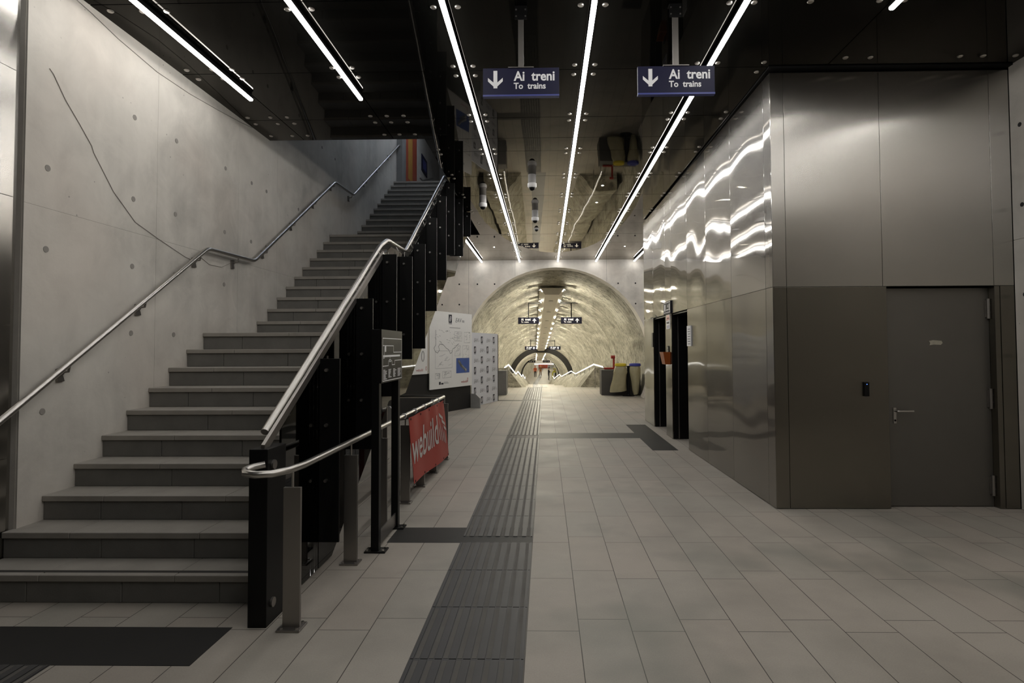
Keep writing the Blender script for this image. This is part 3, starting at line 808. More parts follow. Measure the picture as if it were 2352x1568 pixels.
# ------------------------------------------------------------------ hanging signs
def arrow(k, ca, cb, s, up, mi):
    d = 1 if up else -1
    k.rect(ca-.11*s, cb-.5*s, ca+.11*s, cb+.5*s, mi)
    k.poly([(ca, cb+d*.5*s), (ca-.42*s, cb+d*.10*s), (ca-.42*s, cb-d*.10*s), (ca, cb+d*.26*s)], mi)
    k.poly([(ca, cb+d*.5*s), (ca+.42*s, cb+d*.10*s), (ca+.42*s, cb-d*.10*s), (ca, cb+d*.26*s)], mi)
def big_sign(label):
    t = thing('hanging_sign', label, 'sign', (0, 0, 0), 'blue signs hanging near the camera')
    W2, z0, z1 = .312, -.74, -.517
    p = MB().box(-W2, W2, -.012, .018, z0, z1).build('sign_panel', 'sign_blue', t, bevel=.002)
    MB().box(-W2, W2, -.020, .024, z0-.014, z0).build('bottom_edge', 'sign_edge', p)
    MB().box(-.0225, .0225, -.012, .018, z1, -.012).build('post', 'inox_dark', t)
    MB().box(-.105, .105, -.02, .026, z1, z1+.007).build('post_plate', 'inox_dark', t)
    br = MB().box(-.05, .05, -.018, -.0125, -.115, -.003); br.box(-.05, .05, -.018, .05, -.006, -.001); br = br.build('ceiling_bracket', 'black_metal', t)
    for a in (-.038, .038):
        for z in (-.035, -.09): MB().disc((a, -.018, z), (0, -1, 0), .007, .005, 8).build('bolt', 'inox', br)
    k = Ink((-W2, -.0125, z0), (1, 0, 0), (0, 0, 1), (0, -1, 0), .001)
    arrow(k, .102, .128, .145, False, 0); k.build('arrow_symbol', 'white', p); k.mb = MB()
    k.text('Ai  treni', .252, .118, width=.335, height=.078, bold=.026); k.build('lettering', 'white', p); k.mb = MB(); k.text('To  trains', .252, .050, width=.262, height=.05, bold=.026)
    k.build('lettering', 'white', p)
    return t
s1 = big_sign('blue hanging sign with a down arrow, between two ceiling LED lines left of centre'); s1.location = (-.190, 4.70, ZC)
s2 = copy_tree(s1); s2.location = (1.075, 4.70, ZC); s2['label'] = 'blue hanging sign with a down arrow, crossing the LED line beside the steel wall'

# ------------------------------------------------------------------ cameras and downlights under the ceiling
def dome(label, x, y):
    t = thing('dome_camera', label, 'camera', (0, 0, 0), 'dome cameras under the ceiling')
    MB().lathe((0, 0, 0), [(.064, -.001), (.064, -.135), (.058, -.140)], 20).build('camera_body', 'cam_grey', t, True)
    MB().lathe((0, 0, 0), [(.060, -.137), (.074, -.145), (.074, -.195), (.062, -.215)], 20).build('camera_ring', 'cam_white', t, True)
    MB().lathe((0, 0, 0), [(.050, -.205), (.050, -.222), (.040, -.245), (.022, -.258), (.004, -.262)], 20).build('lens_dome', 'black_metal', t, True)
    t.location = (x, y, ZC); return t
c0 = dome('white ringed dome camera, first of the two left of the central LED line', -.205, 9.34)
for x, y, l in ((-1.141, 10.6, 'white ringed dome camera on its own beside the black stair fins'), (-.20, 11.79, 'white ringed dome camera, second of the two left of the central LED line')):
    c = copy_tree(c0); c.location = (x, y, ZC); c['label'] = l
t = thing('mini_dome_camera', 'tiny black dome under the ceiling beyond the three dome cameras', 'camera', (-.20, 13.6, ZC))
MB().lathe((-.20, 13.6, ZC), [(.06, -.001), (.06, -.02), (.05, -.025)], 16).build('camera_base', 'cam_white', t, True)
MB().lathe((-.20, 13.6, ZC), [(.045, -.022), (.045, -.03), (.03, -.06), (.004, -.07)], 16).build('lens_dome', 'black_metal', t, True)
for x, y, l in ((1.0, 9.99, 'small recessed downlight, first of the two right of the central LED line'), (1.0, 11.16, 'small recessed downlight, second of the two right of the central LED line'), (-1.413, 16.03, 'small recessed downlight near the end wall on the stair side'), (2.206, 16.05, 'small recessed downlight near the end wall on the steel wall side')):
    t = thing('downlight', l, 'ceiling light', (x, y, ZC), 'small recessed downlights')
    MB().lathe((x, y, ZC), [(.034, -.0012), (.034, -.005), (.026, -.006)], 16).build('trim_ring', 'cam_grey', t, True)
    MB().lathe((x, y, ZC), [(.020, -.006), (.020, -.008), (.008, -.010)], 12).build('lamp', 'down', t, True)

# ------------------------------------------------------------------ steel block with lifts and service door
BX0, BX1, BY0, BY1, BT, BS = 2.275, 2.185, 5.84, 12.9, 4.375, 2.20
def bx(y): return BX0+(BX1-BX0)*(y-BY0)/(BY1-BY0)
blk = tag(thing('wall_right_block', None, None, (3.4, 9, 0)), kind='structure')
core = MB()
def side_prism(m, y0, y1, z0, z1, d0, d1, mi=0):
    m.add([(bx(y)+d, y, z) for y in (y0, y1) for d in (d0, d1) for z in (z0, z1)], [(0, 1, 3, 2), (4, 6, 7, 5), (0, 4, 5, 1), (2, 3, 7, 6), (0, 2, 6, 4), (1, 5, 7, 3)], mi)
for a, b in ((5.99, 9.18), (10.27, 10.76), (11.87, 12.88)): side_prism(core, a, b, 0, BS, .02, .30)
side_prism(core, 5.99, 12.88, BS, BT, .02, .30)
core.box(2.5, XR+.3, 12.6, 12.9, 0, BT); core.box(2.30, 3.40, BY0+.02, 6.2, 0, BS); core.box(2.30, XR+.3, BY0+.02, 6.2, BS, BT)
core.box(4.52, XR+.3, BY0+.02, 6.2, 0, BS); core.box(2.5, XR, 6.2, 12.6, BT-.05, BT)
core.box(2.25, XR+.3, BY0-.06, 12.9, BT+.02, ZC+.1)
core.build('core', 'void', blk)
def side_panel(y0, y1, z0, z1):
    m = MB(); g = .002; n = 2
    side_prism(m, y0+g, y1-g, z0+g, z1-g, 0, .018)
    m.build('cladding_panel', 'steel' if z0 > 1 else 'steel_low', blk, bevel=.0015)
for a, b in ((5.84, 6.02), (6.02, 7.08), (7.08, 8.14), (8.14, 9.18), (9.18, 10.27), (10.27, 10.76), (10.76, 11.87), (11.87, 12.9)):
    side_panel(a, b, BS, BT)
    if (a, b) not in ((9.18, 10.27), (10.76, 11.87)): side_panel(a, b, .004, BS)
def front_panel(x0, x1, z0, z1): MB().box(x0+.002, x1-.002, BY0-.0, BY0+.018, z0+.002, z1-.002).build('cladding_panel', 'steel_front' if z0 > 1 else 'steel_front_low', blk, bevel=.0015)
for a, b in ((2.277, 2.412), (2.412, 3.364), (3.364, 4.457), (4.457, 4.655)): front_panel(a, b, BS, BT)
for a, b in ((2.277, 2.412), (2.412, 3.40), (4.515, 4.655)): front_panel(a, b, .004, BS)
MB().box(4.463, 4.512, BY0+.005, BY0+.10, .004, BS-.004).build('door_reveal', 'steel_front_low', blk)
# service door
d1 = tag(thing('door_1', None, None, (3.95, 5.94, 0)), kind='structure')
leaf = MB().box(3.405, 4.462, 5.925, 5.975, .006, BS-.012).build('door_leaf', 'steel_door', d1, bevel=.003)
h = MB().tube(rounded([(3.50, 5.924, .955), (3.50, 5.865, .955), (3.655, 5.865, .955)], .02), .010, 10).build('door_handle', 'inox', leaf, True)
MB().box(3.485, 3.515, 5.917, 5.926, .83, .985).build('lock_plate', 'inox', leaf, bevel=.002)
MB().disc((3.50, 5.917, .86), (0, -1, 0), .010, .004, 12).build('keyhole', 'black_metal', leaf)
for z in (.215, 1.075, 1.975):
    m = MB(); m.tube([(4.445, 5.905, z-.10), (4.445, 5.905, z+.10)], .017, 12); m.box(4.42, 4.462, 5.914, 5.926, z-.085, z+.085)
    for q in (-.035, .035): m.tube([(4.445, 5.905, z+q-.004), (4.445, 5.905, z+q+.004)], .0195, 12)
    m.build('hinge', 'inox_dark', leaf, True)
t = thing('tape_label', 'torn strip of pale paper tape stuck on the grey steel door', 'tape', (3.93, 5.92, 1.64))
MB().prism([(3.86, 1.655), (3.90, 1.662), (3.985, 1.655), (3.993, 1.632), (3.975, 1.615), (3.91, 1.618), (3.865, 1.612), (3.872, 1.632)], lambda p, y: (p[0], y, p[1]), 5.9225, 5.9245).build('tape_strip', 'tape', t)
t = thing('card_reader', 'small black card reader with a blue light beside the steel door', 'card reader', (3.172, 5.83, 1.18))
b = MB().box(3.148, 3.198, 5.815, 5.8385, 1.108, 1.25).build('reader_case', 'black_metal', t, bevel=.006)
MB().disc((3.173, 5.815, 1.228), (0, -1, 0), .004, .001, 8).build('indicator', 'led_blue', b)
# lift doorways
for i, (a, b) in enumerate(((9.18, 10.27), (10.76, 11.87))):
    d = tag(thing('door_%d' % (i+2), None, None, (2.5, (a+b)/2, 0)), kind='structure')
    m = MB(); side_prism(m, b-.018, b-.001, .004, BS-.01, .022, .40); side_prism(m, a+.001, a+.018, .004, BS-.01, .022, .40)
    side_prism(m, a+.001, b-.001, BS-.03, BS-.011, .022, .40); m.build('door_frame', 'black_metal', d)
    for q in range(2):
        m = MB(); side_prism(m, a+.02+(b-a-.04)*q/2+.002, a+.02+(b-a-.04)*(q+1)/2-.002, .006, BS-.035, .36, .39); m.build('door_panel', 'black_metal', d)
    m = MB(); side_prism(m, b-.026, b-.0185, .01, BS-.04, .10, .115); m.build('frame_strip', 'inox_dark', d)
def on_side(name, label, cat, y0, y1, z0, z1, th, mat, pm=None, prints=None):
    t = thing(name, label, cat, (bx(y0), (y0+y1)/2, z0))
    m = MB(); side_prism(m, y0, y1, z0, z1, -.0015-th, -.001); b = m.build('plate', mat, t)
    if prints:
        k = Ink((bx(y0)-.0015-th, y0, z0), (bx(y1)-bx(y0), y1-y0, 0), (0, 0, 1), (-1, 0, 0), .0015)
        prints(k); k.build('print', pm, b)
    return t
def lift_print(k):
    k.frame(.03, .03, .52, .21, .008); k.rect(.07, .06, .12, .18); k.text('Lift', .16, .12, height=.05); k.rect(.16, .07, .34, .085); k.rect(.40, .06, .48, .18)
on_side('lift_sign', 'small dark lift sign with white symbols fixed above the lift doorways', 'sign', 10.24, 10.80, 2.20, 2.43, .02, 'sign_black', 'white', lift_print)
def poster_print(k):
    k.rect(.02, .16, .28, .25, 0); k.rect(.05, .10, .25, .13, 1); k.rect(.05, .02, .25, .07, 2); k.rect(.1, .185, .2, .21, 1)
on_side('notice', 'red and white safety notice on the steel pier between the lift doorways', 'notice', 10.36, 10.66, 1.93, 2.19, .006, 'white', ['red_paint', 'ink', 'sign_edge'], poster_print)
def text_print(k):
    for q in range(7): k.rect(.03, .03+.038*q, random.uniform(.14, .19), .04+.038*q, 0)
on_side('notice', 'white paper notice in a dark holder beside the nearer lift doorway', 'notice', 8.93, 9.16, 1.62, 1.935, .014, 'white', 'ink_mid', text_print)
on_side('notice', 'narrow dark notice on the steel beside the farther lift doorway', 'notice', 11.89, 12.03, 1.61, 1.90, .012, 'black_metal')
on_side('call_button_panel', 'slim dark call button panel above the orange box on the steel pier', 'button panel', 10.47, 10.58, 1.50, 1.63, .012, 'black_metal', 'white', lambda k: k.ring(.05, .04, .015, .015, .006).ring(.05, .09, .015, .015, .006))
t = thing('orange_box', 'orange open box mounted on the steel pier between the lifts', 'box', (2.1, 10.5, 1.33))
m = MB(); xa = bx(10.5)-.004
for d0, d1, e in ((.0, .012, 0), ):
    m.add([(xa, 10.36, 1.30), (xa-.09, 10.36, 1.30), (xa-.09, 10.64, 1.30), (xa, 10.64, 1.30), (xa, 10.33, 1.52), (xa-.13, 10.33, 1.52), (xa-.13, 10.67, 1.52), (xa, 10.67, 1.52),
           (xa-.012, 10.345, 1.52), (xa-.118, 10.345, 1.52), (xa-.118, 10.655, 1.52), (xa-.012, 10.655, 1.52), (xa-.012, 10.37, 1.32), (xa-.08, 10.37, 1.32), (xa-.08, 10.63, 1.32), (xa-.012, 10.63, 1.32)],
          [(0, 1, 2, 3), (0, 4, 5, 1), (1, 5, 6, 2), (2, 6, 7, 3), (3, 7, 4, 0), (4, 8, 9, 5), (5, 9, 10, 6), (6, 10, 11, 7), (7, 11, 8, 4), (8, 12, 13, 9), (9, 13, 14, 10), (10, 14, 15, 11), (11, 15, 12, 8), (12, 15, 14, 13)])
m.build('box_body', 'orange', t)

# ------------------------------------------------------------------ cables on the left wall
t = tag(MB().tube([(XL+.003, y, z) for y, z in ((4.215, 3.705), (4.25, 3.68), (4.365, 3.53), (4.50, 3.40), (4.63, 3.266), (4.65, 3.22), (4.877, 2.956), (5.146, 2.752), (5.442, 2.665), (5.88, 2.551), (6.06, 2.53), (6.12, 2.60), (6.306, 2.535), (6.55, 2.54), (6.75, 2.62))], .0027, 6).build('cable', 'cable', None, True, origin=(XL, 5, 3)), 'thin grey cable hanging in a slack curve down the concrete wall to the handrail', 'cable')
t = tag(MB().tube([(XL+.003, y, z) for y, z in ((4.30, 4.385), (4.45, 4.37), (4.60, 4.352), (4.9, 4.30), (5.404, 4.252), (5.9, 4.265), (6.435, 4.31), (6.9, 4.36), (7.2, 4.40))], .0035, 6).build('cable', 'cable', None, True, origin=(XL, 5.5, 4.3)), 'thin dark cable strung along the top of the concrete wall under the ceiling', 'cable')

# ------------------------------------------------------------------ the tunnel
axx = lerp_table([(18.5, .333), (54, -.42), (75, -.85), (92, -.50), (132, -.30)])
axz = lerp_table([(18.5, 1.17), (54, -1.37), (72, -2.25), (90, -2.2), (132, -2.2)])
rad = lerp_table([(18.5, 3.06), (54, 3.06), (54.01, 2.66), (80, 2.66), (80.01, 2.52), (132, 2.52)])
FLR = [(19.0, 0.0), (23.8, 0.0), (34.0, -.83), (38.0, -.83), (51.0, -1.80), (55.0, -1.80), (69.5, -2.95), (132, -2.95)]
flz = lerp_table(FLR)
m = MB()
def vault(y0, y1, dy, seg=44, amp=.05):
    ys = [y0+(y1-y0)*k/max(1, round((y1-y0)/dy)) for k in range(max(1, round((y1-y0)/dy))+1)]
    vs = []; fs = []
    for y in ys:
        r = rad(y if y > y0 else y0+.02)
        for j in range(seg+1):
            a = -.62+(PI+1.24)*j/seg
            q = Vector((math.cos(a)*2.2, y*.7, math.sin(a)*2.2))
            rr = r+amp*noise.noise(q)+amp*.7*noise.noise(q*2.7)+(.06 if y <= y0 else 0)*0
            vs.append((axx(y)+rr*math.cos(a), y, axz(y)+rr*math.sin(a)))
    for i in range(len(ys)-1):
        for j in range(seg): fs.append((i*(seg+1)+j, i*(seg+1)+j+1, (i+1)*(seg+1)+j+1, (i+1)*(seg+1)+j))
    m.add(vs, fs, 0)
vault(19.05, 54.0, .45); vault(54.02, 80.0, .9, 36, .04); vault(80.02, 131.5, 2.0, 30, .04)
for y, ri, ro in ((54.0, 2.60, 3.2), (80.0, 2.48, 2.8)):
    n = 40
    for k in range(n):
        a0, a1 = -.5+(PI+1.0)*k/n, -.5+(PI+1.0)*(k+1)/n
        P = lambda r, a, yy: (axx(y)+r*math.cos(a), yy, axz(y)+r*math.sin(a))
        m.add([P(ri, a0, y-.15), P(ro, a0, y-.15), P(ro, a1, y-.15), P(ri, a1, y-.15)], [(0, 1, 2, 3)], 1)
        m.add([P(ri, a0, y-.15), P(ri, a1, y-.15), P(ri, a1, y+.2), P(ri, a0, y+.2)], [(0, 1, 2, 3)], 1)
tag(m.build('wall_tunnel', ['shot', 'ring_dark'], None, True), kind='structure')
# ring collar joining the wall opening to the vault
m = MB(); yk = [19.0, 23.79]
fm = MB()
kn = [23.8, 26.5, 29, 31.5, 34, 36, 38, 41, 44, 47, 51, 53, 55, 59, 63, 66, 69.5, 75, 82, 92, 105, 118, 132]
for a, b in zip(kn, kn[1:]):
    fm.add([(axx(y)+d, y, flz(y)-e) for y in (a, b) for d in (-2.6, 2.6) for e in (0, .15)], [(0, 4, 6, 2), (1, 3, 7, 5), (0, 2, 3, 1), (4, 5, 7, 6)], 0)
    fm.add([(axx(y)+d-.75, y, flz(y)+.003) for y in (a, b) for d in (0, .59)], [(0, 2, 3, 1)], 1)
tag(fm.build('floor_tunnel', ['floor', 'tactile']), kind='structure')
# low side walls along the ramps, leaning out to the lit handrail
for sgn, nm in ((-1, 'wall_ramp_left'), (1, 'wall_ramp_right')):
    m = MB(); ks = [k for k in kn if k <= 75]
    def sec(y):
        x, z = axx(y), flz(y)
        return [(x+sgn*1.12, y, z-.1), (x+sgn*1.80, y, z+.80), (x+sgn*2.0, y, z+.80), (x+sgn*2.75, y, z+.70), (x+sgn*2.75, y, z-.1)]
    for a, b in zip(ks, ks[1:]):
        m.add(sec(a)+sec(b), [(0, 1, 6, 5), (1, 2, 7, 6), (2, 3, 8, 7)]+([(0, 1, 2, 3, 4)] if a == 23.8 else []))
    tag(m.build(nm, 'shot'), kind='structure')
tag(MB().box(1.885, 3.2, 19.72, 20.4, 0, .85).build('wall_plinth_right', 'concrete_backlit', bevel=.01), kind='structure')
tag(MB().box(-2.4, -1.345, 19.90, 20.5, 0, .83).build('wall_plinth_left', 'concrete_grey', bevel=.01), kind='structure')
# glowing handrails
for sgn, lb in ((-1, 'glowing white zigzag handrail on the ramp wall behind the logo board'), (1, 'glowing white zigzag handrail on the ramp wall beside the waste bags')):
    t = thing('lit_handrail', lb, 'handrail', (axx(24)+sgn*1.75, 24, .9), 'lit handrails of the tunnel ramps')
    pp = [(axx(y)+sgn*1.75, y, flz(y)+.94) for y in [20.6, 23.8, 34, 38, 51, 55, 69.5, 75]]
    MB().tube(pp, .024, 8).build('rail_tube', 'inox', t, True)
    MB().tube([(x-sgn*.012, y, z-.018) for x, y, z in pp], .020, 6).build('light_strip', 'led_rail', t)
    y = 21.0
    while y < 75:
        MB().box(axx(y)+sgn*1.75-.01, axx(y)+sgn*1.75+.01, y-.01, y+.01, flz(y)+.72 if y > 23.8 else 0.0, flz(y)+.93).build('rail_post', 'inox_dark', t); y += 2.4
# light housing along the crown with its spots
lb = thing('tunnel_light_housing', 'long beige light housing with rows of bright spots under the tunnel crown', 'light housing', (axx(22), 22, 3.5))
crown = lambda y: axz(y)+rad(y)-.10
m = MB(); ks = [22.0+1.9*k for k in range(17)]+[53.8]
def hsec(y, c): return [(axx(y)-.48, y, c), (axx(y)-.27, y, c-.26), (axx(y)+.27, y, c-.26), (axx(y)+.48, y, c)]
hz = lambda y: crown(y) if y < 54 else (crown(54.2)+(axz(y)-axz(54.2)) if y < 80 else crown(y))
def housing(ks):
    m = MB()
    for a, b in zip(ks, ks[1:]):
        m.add(hsec(a, hz(a))+hsec(b, hz(b)), [(0, 1, 5, 4), (1, 2, 6, 5), (2, 3, 7, 6), (0, 4, 7, 3)]+([(0, 1, 2, 3)] if a == ks[0] else []))
    return m
housing([k for k in ks if k < 53]+[53.8]).build('housing_shell', 'beige_panel', lb)
housing([54.3+1.95*k for k in range(13)]+[79.7]).build('housing_shell', 'beige_panel', lb)
housing([80.4+4*k for k in range(13)]).build('housing_shell', 'beige_panel', lb)
y = 21.8
while y < 127:
    for sgn in (-1, 1):
        c = Vector((axx(y)+sgn*.385, y, hz(y)-.12)); nn = Vector((sgn*.80, -.10, -.56)).normalized()
        s_ = MB().disc(c+nn*.005, nn, .07, .02, 10).build('spot_case', 'beige_panel', lb)
        MB().disc(c+nn*.026, nn, .048, .004, 10).build('spot_lens', 'spot', s_)
        e1 = Vector((0, 1, 0)); e2 = nn.cross(e1).normalized(); e2 = e2 if e2.z > 0 else -e2; e1 = e2.cross(nn)
        MB().obox(c+nn*.02, e1, nn, e2, -.075, .075, 0, .085, .056, .064).build('added_spot_visor', 'black_metal', s_)  # added plate that blocks the spot's light from the tunnel crown
    y += 2.75 if y < 60 else 5.5
y = 23.5
while y < 53: MB().disc((axx(y), y, hz(y)-.261), (0, 0, -1), .09, .012, 14).build('speaker_grille', 'inox_dark', lb); y += 3.4
# signs in the tunnel
def tun_sign(label):
    t = thing('tunnel_sign', label, 'sign', (0, 0, 0), 'black signs hanging in the tunnel')
    p = MB().box(-.45, .45, -.03, .03, -.14, .14).build('sign_panel', 'sign_black', t)
    k = Ink((-.45, -.03, -.14), (1, 0, 0), (0, 0, 1), (0, -1, 0), .003)
    arrow(k, .70, .14, .17, True, 0); k.build('arrow_symbol', 'white', p); k.mb = MB(); k.text('Ai  treni', .13, .145, width=.40, height=.10, bold=.012); k.build('lettering', 'white', p); k.mb = MB(); k.text('To  trains', .13, .055, width=.32, height=.055, bold=.012)
    k.build('lettering', 'white', p)
    return t
first = None
for y, zs, nm in ((25.0, 2.78, 'first'), (44.5, 1.60, 'second'), (75.0, -.12, 'third')):
    for sgn, sd in ((-1, 'stair'), (1, 'waste bag')):
        lab = {('first', -1): 'largest black tunnel sign on the stair side of the light housing', ('first', 1): 'largest black tunnel sign on the lift side of the light housing', ('second', -1): 'middle-sized tunnel sign over the dark ring, on the stair side', ('second', 1): 'middle-sized tunnel sign over the dark ring, on the lift side', ('third', -1): 'tiny far tunnel sign above the workers, on the stair side', ('third', 1): 'tiny far tunnel sign above the workers, on the lift side'}[(nm, sgn)]
        if first is None: first = s = tun_sign(lab)
        else: s = copy_tree(first); s['label'] = lab
        x = axx(y)+sgn*(.92 if y < 60 else .93); s.location = (x, y, zs)
        zb = hz(y)-.13 if y < 60 else zs+.30
        a = MB(); xe_ = axx(y)+sgn*.36
        for p0, p1 in (((x, y, zs+.14), (x, y, zb)), ((x+sgn*.022, y, zb), (xe_, y, zb))): a.tube([p0, p1], .03, 4, sq=True)
        o = a.build('hanger', 'black_metal'); o.parent = s; o.location = (-x, -y, -zs)
# far end of the tunnel
m = MB(); m.box(-4, 4, 131.5, 131.8, -3.2, 1.0); tag(m.build('wall_tunnel_end', 'beige_panel'), kind='structure')
t = thing('red_hoarding', 'small rust red hoarding closing the far end of the tunnel', 'hoarding', (-.2, 131, -2.95))
for a, b in ((-1.6, .4), (.42, 1.4)):
    p = MB().box(a, b, 131.2, 131.4, -2.95, -2.05).build('hoarding_panel', 'rust', t)
MB().ring if False else None
k = Ink((-1.6, 131.2, -2.95), (1, 0, 0), (0, 0, 1), (0, -1, 0), .01)
k.ring(1.2, .45, .3, .3, .1).line([(.3, .2), (.5, .7), (.7, .3)], .08); k.build('painted_marks', 'poster_ochre', p)
tag(MB().box(-2.5, 1.8, 130.6, 130.8, -2.06, -1.93).build('linear_light', 'led_rail', origin=(0, 130.7, -2)), 'glowing white bar across the far end of the tunnel', 'light')
t = thing('grey_hoarding', 'pale grey hoarding with a dark logo at the far end of the tunnel', 'hoarding', (2, 128, -2.95))
p = MB().box(.45, 1.8, 127.8, 128, -2.95, -2.1).build('hoarding_panel', 'grey_panel', t)
k = Ink((.45, 127.8, -2.95), (1, 0, 0), (0, 0, 1), (0, -1, 0), .01); tag_logo(k, .2, .2, .5, 0, 1); k.text('EAV', .8, .35, height=.25, shear=.35); k.build('logo_print', ['ink', 'white'], p)

# ------------------------------------------------------------------ waste bag stand and red pipe
t = thing('waste_bag_stand', 'waste stand with a yellow and a blue ring holding hanging plastic bags', 'waste stand', (2.75, 19.4, 0))
MB().tube([(2.745, 19.40, .01), (2.745, 19.40, .98)], .042, 12).build('pole', 'black_metal', t, True)
MB().lathe((2.745, 19.40, 0), [(.20, .001), (.20, .018), (.06, .035), (.045, .06)], 24).build('base', 'black_metal', t, True)
def bag(cx, cy, secs, name, mat):
    m = MB(); vs = []; fs = []; n = 22
    for i, (z, rx, ry, ox) in enumerate(secs):
        for j in range(n):
            a = 2*PI*j/n; wv = 1+.06*math.sin(5*a+i*1.3)+.04*math.sin(9*a-i)
            vs.append((cx+ox+rx*wv*math.cos(a), cy+ry*wv*math.sin(a), z+(.03*math.cos(a-.6) if i == len(secs)-1 else 0)))
    for i in range(len(secs)-1):
        for j in range(n): fs.append((i*n+j, i*n+(j+1) % n, (i+1)*n+(j+1) % n, (i+1)*n+j))
    fs.append(tuple((len(secs)-1)*n+j for j in range(n)))
    m.add(vs, fs); return m.build(name, mat, t, True)
for cx, mt, nm in ((2.49, 'yellow', 'yellow_ring'), (2.965, 'blue_plastic', 'blue_ring')):
    MB().lathe((cx, 19.40, 0), [(.10, .985), (.175, .985), (.195, 1.0), (.195, 1.05), (.18, 1.075), (.10, 1.085), (.09, 1.07)], 28).build('bag_ring', mt, t, True)
bag(2.49, 19.40, [(1.0, .16, .16, 0), (.93, .20, .18, .0), (.80, .22, .19, -.02), (.73, .21, .18, -.02), (.5, .23, .18, -.05), (.3, .25, .17, -.08), (.155, .27, .15, -.10)], 'bag', 'bag')
bag(2.955, 19.40, [(1.0, .16, .16, 0), (.93, .19, .18, .0), (.80, .18, .17, .0), (.6, .145, .15, .02), (.4, .13, .14, .03), (.2, .11, .12, .03), (.07, .08, .10, .035)], 'bag', 'bag')
MB().box(2.60, 2.86, 19.37, 19.43, .975, .997).build('ring_arm', 'black_metal', t)
t = thing('red_pipe', 'red fire water pipe rising behind the grey plinth beside the waste bags', 'pipe', (2.35, 20.2, .85))
MB().tube(rounded([(2.02, 20.2, .885), (2.36, 20.2, .885), (2.36, 20.2, 1.30)], .06, 5), .034, 12).build('pipe', 'red_paint', t, True)
MB().tube([(2.40, 20.2, 1.28), (2.26, 20.2, 1.28)], .055, 12).build('valve_head', 'red_paint', t, True)
MB().disc((2.36, 20.2, .852), (0, 0, 1), .06, .012, 14).build('pipe_foot', 'red_paint', t)

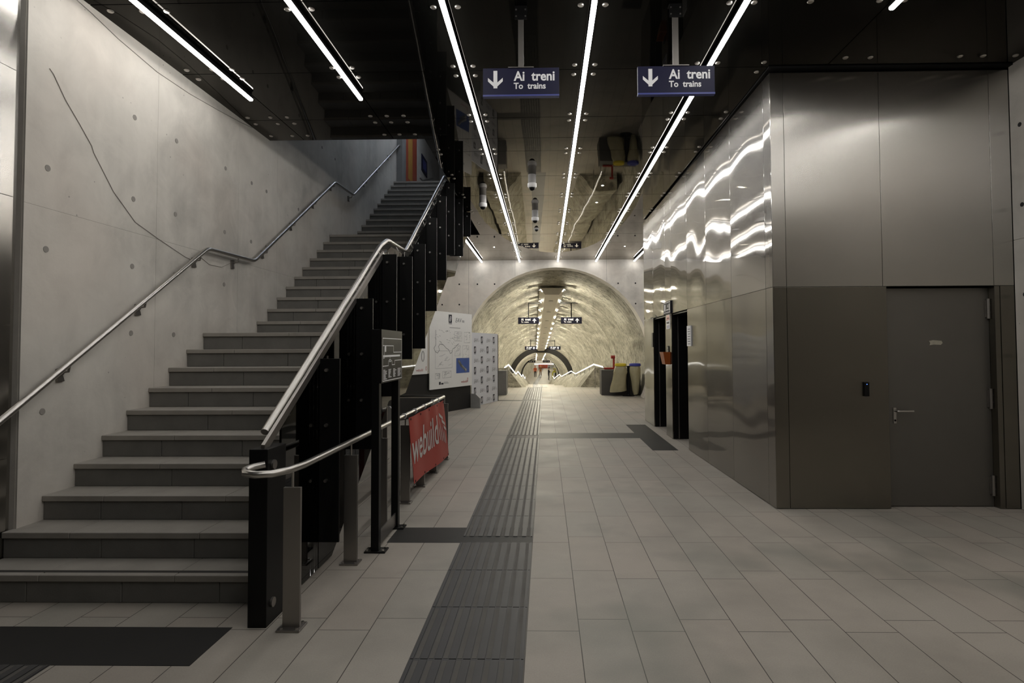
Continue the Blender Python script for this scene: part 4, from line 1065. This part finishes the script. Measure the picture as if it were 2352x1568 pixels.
# ------------------------------------------------------------------ people far down the tunnel
def person(label, x, y, facing, top, legs, hat=None, bend=0.0, arms='down', h=1.74):
    t = thing('person', label, 'person', (x, y, flz(y)))
    sc = h/1.75
    J = {'pel': (0, 0, .95), 'wai': (0, -.02*0-bend*.25, 1.12), 'che': (0, -bend*.55, 1.32-.15*bend), 'nek': (0, -bend*.8, 1.49-.25*bend), 'hd1': (0, -bend*.9-.015, 1.60-.28*bend), 'hd2': (0, -bend*.95-.015, 1.72-.30*bend)}
    E = [('pel', 'wai'), ('wai', 'che'), ('che', 'nek'), ('nek', 'hd1'), ('hd1', 'hd2')]
    R = {'pel': .145, 'wai': .135, 'che': .155, 'nek': .058, 'hd1': .095, 'hd2': .075}
    for s_, sd in ((-1, 'l'), (1, 'r')):
        st = .05*s_
        J.update({'hip'+sd: (.10*s_, 0, .88), 'kne'+sd: (.115*s_, -.03+st*.6, .50), 'ank'+sd: (.12*s_, .02+st, .085), 'toe'+sd: (.13*s_, -.12+st, .045)})
        E += [('pel', 'hip'+sd), ('hip'+sd, 'kne'+sd), ('kne'+sd, 'ank'+sd), ('ank'+sd, 'toe'+sd)]
        R.update({'hip'+sd: .098, 'kne'+sd: .068, 'ank'+sd: .05, 'toe'+sd: .042})
        cz, cyy = J['che'][2]+.08, J['che'][1]
        if arms == 'front': el, wr_, ha = (.24*s_, cyy-.06, cz-.27), (.12*s_, cyy-.25, cz-.22), (.06*s_, cyy-.30, cz-.18)
        else: el, wr_, ha = (.255*s_, cyy+.03, cz-.29), (.27*s_, cyy-.07, cz-.53), (.27*s_, cyy-.10, cz-.62)
        J.update({'sho'+sd: (.185*s_, cyy, cz), 'elb'+sd: el, 'wri'+sd: wr_, 'han'+sd: ha})
        E += [('che', 'sho'+sd), ('sho'+sd, 'elb'+sd), ('elb'+sd, 'wri'+sd), ('wri'+sd, 'han'+sd)]
        R.update({'sho'+sd: .075, 'elb'+sd: .05, 'wri'+sd: .034, 'han'+sd: .04})
        for q in range(4):
            nm = 'fin%s%d' % (sd, q); dirx = (q-1.5)*.02
            J[nm] = (ha[0], ha[1]+dirx, ha[2]-.085+.01*abs(q-1)) if arms != 'front' else (ha[0]-.05*s_, ha[1]-.03, ha[2]+dirx)
            E.append(('han'+sd, nm)); R[nm] = .011
        nm = 'thu'+sd; J[nm] = (ha[0]-.03*s_, ha[1]-.045, ha[2]-.02); E.append(('han'+sd, nm)); R[nm] = .012
    names = list(J)
    me = bpy.data.meshes.new('body'); me.from_pydata([J[n] for n in names], [(names.index(a), names.index(b)) for a, b in E], [])
    o = bpy.data.objects.new('body_rig', me); C.objects.link(o)
    md = o.modifiers.new('skin', 'SKIN'); md.use_smooth_shade = True
    for i, n in enumerate(names):
        v = me.skin_vertices[0].data[i]; v.radius = (R[n], R[n]*(.78 if n in ('pel', 'wai', 'che') else 1)); v.use_root = n == 'pel'
    sb = o.modifiers.new('sub', 'SUBSURF'); sb.levels = 1; sb.render_levels = 1
    bpy.context.view_layer.update()
    ev = o.evaluated_get(bpy.context.evaluated_depsgraph_get())
    m2 = bpy.data.meshes.new_from_object(ev)
    bpy.data.objects.remove(o)
    m2.materials.clear()
    for q in (top, legs, 'skin', 'black_metal'): m2.materials.append(M[q])
    hz_ = J['nek'][2]
    for p in m2.polygons:
        c = p.center
        hand = math.hypot(c.x, c.y-J['hanl'][1]) and (Vector(c)-Vector(J['hanl'])).length < .12 or (Vector(c)-Vector(J['hanr'])).length < .12
        p.material_index = 2 if (c.z > hz_-.02 and abs(c.x) < .12) or hand else (3 if c.z < .10 else (1 if c.z < .93 else 0))
        p.use_smooth = True
    b = bpy.data.objects.new('body', m2); C.objects.link(b); b.parent = t
    hd = Vector(J['hd2'])
    hm = MB().lathe(hd+Vector((0, .01, -.01)), [(.105, -.02), (.110, .01), (.095, .06), (.055, .095), (.01, .105)], 14).build('helmet' if hat else 'hair', hat or 'black_metal')
    hm.parent = t
    for e in (-.03, .03):
        fc = MB().disc(Vector(J['hd1'])+Vector((e, -.088, .035)), (0, -1, 0), .009, .008, 8).build('eye', 'black_metal'); fc.parent = t
    nz = MB().prism([(-.012, 0), (.012, 0), (.004, .045), (-.004, .045)], lambda p, d: Vector(J['hd1'])+Vector((p[0], d, p[1]-.02)), -.085, -.112).build('nose', 'skin'); nz.parent = t
    t.rotation_euler = (0, 0, facing); t.scale = (sc, sc, sc)
    return t
person('person in orange work jacket and dark trousers walking in the tunnel', -1.64, 91, .1, 'orange_cloth', 'navy_cloth', 'orange_cloth')
person('person in brown and orange workwear beside the orange jacketed worker', -.86, 95, -.3, 'brown_cloth', 'brown_cloth', 'orange_cloth')
person('person dressed all in black standing in the tunnel seen from the side', .42, 82, 1.3, 'navy_cloth', 'navy_cloth', None, arms='front', h=1.78)
person('person in yellow vest bending beside the lit handrail in the tunnel', 1.0, 86, 1.6, 'yellow_cloth', 'yellow_cloth', 'yellow_cloth', bend=.5, arms='front', h=1.6)
person('person in yellow vest closest to the tunnel side wall', 1.5, 87.5, -1.2, 'yellow_cloth', 'navy_cloth', 'yellow_cloth', bend=.35, arms='front', h=1.6)
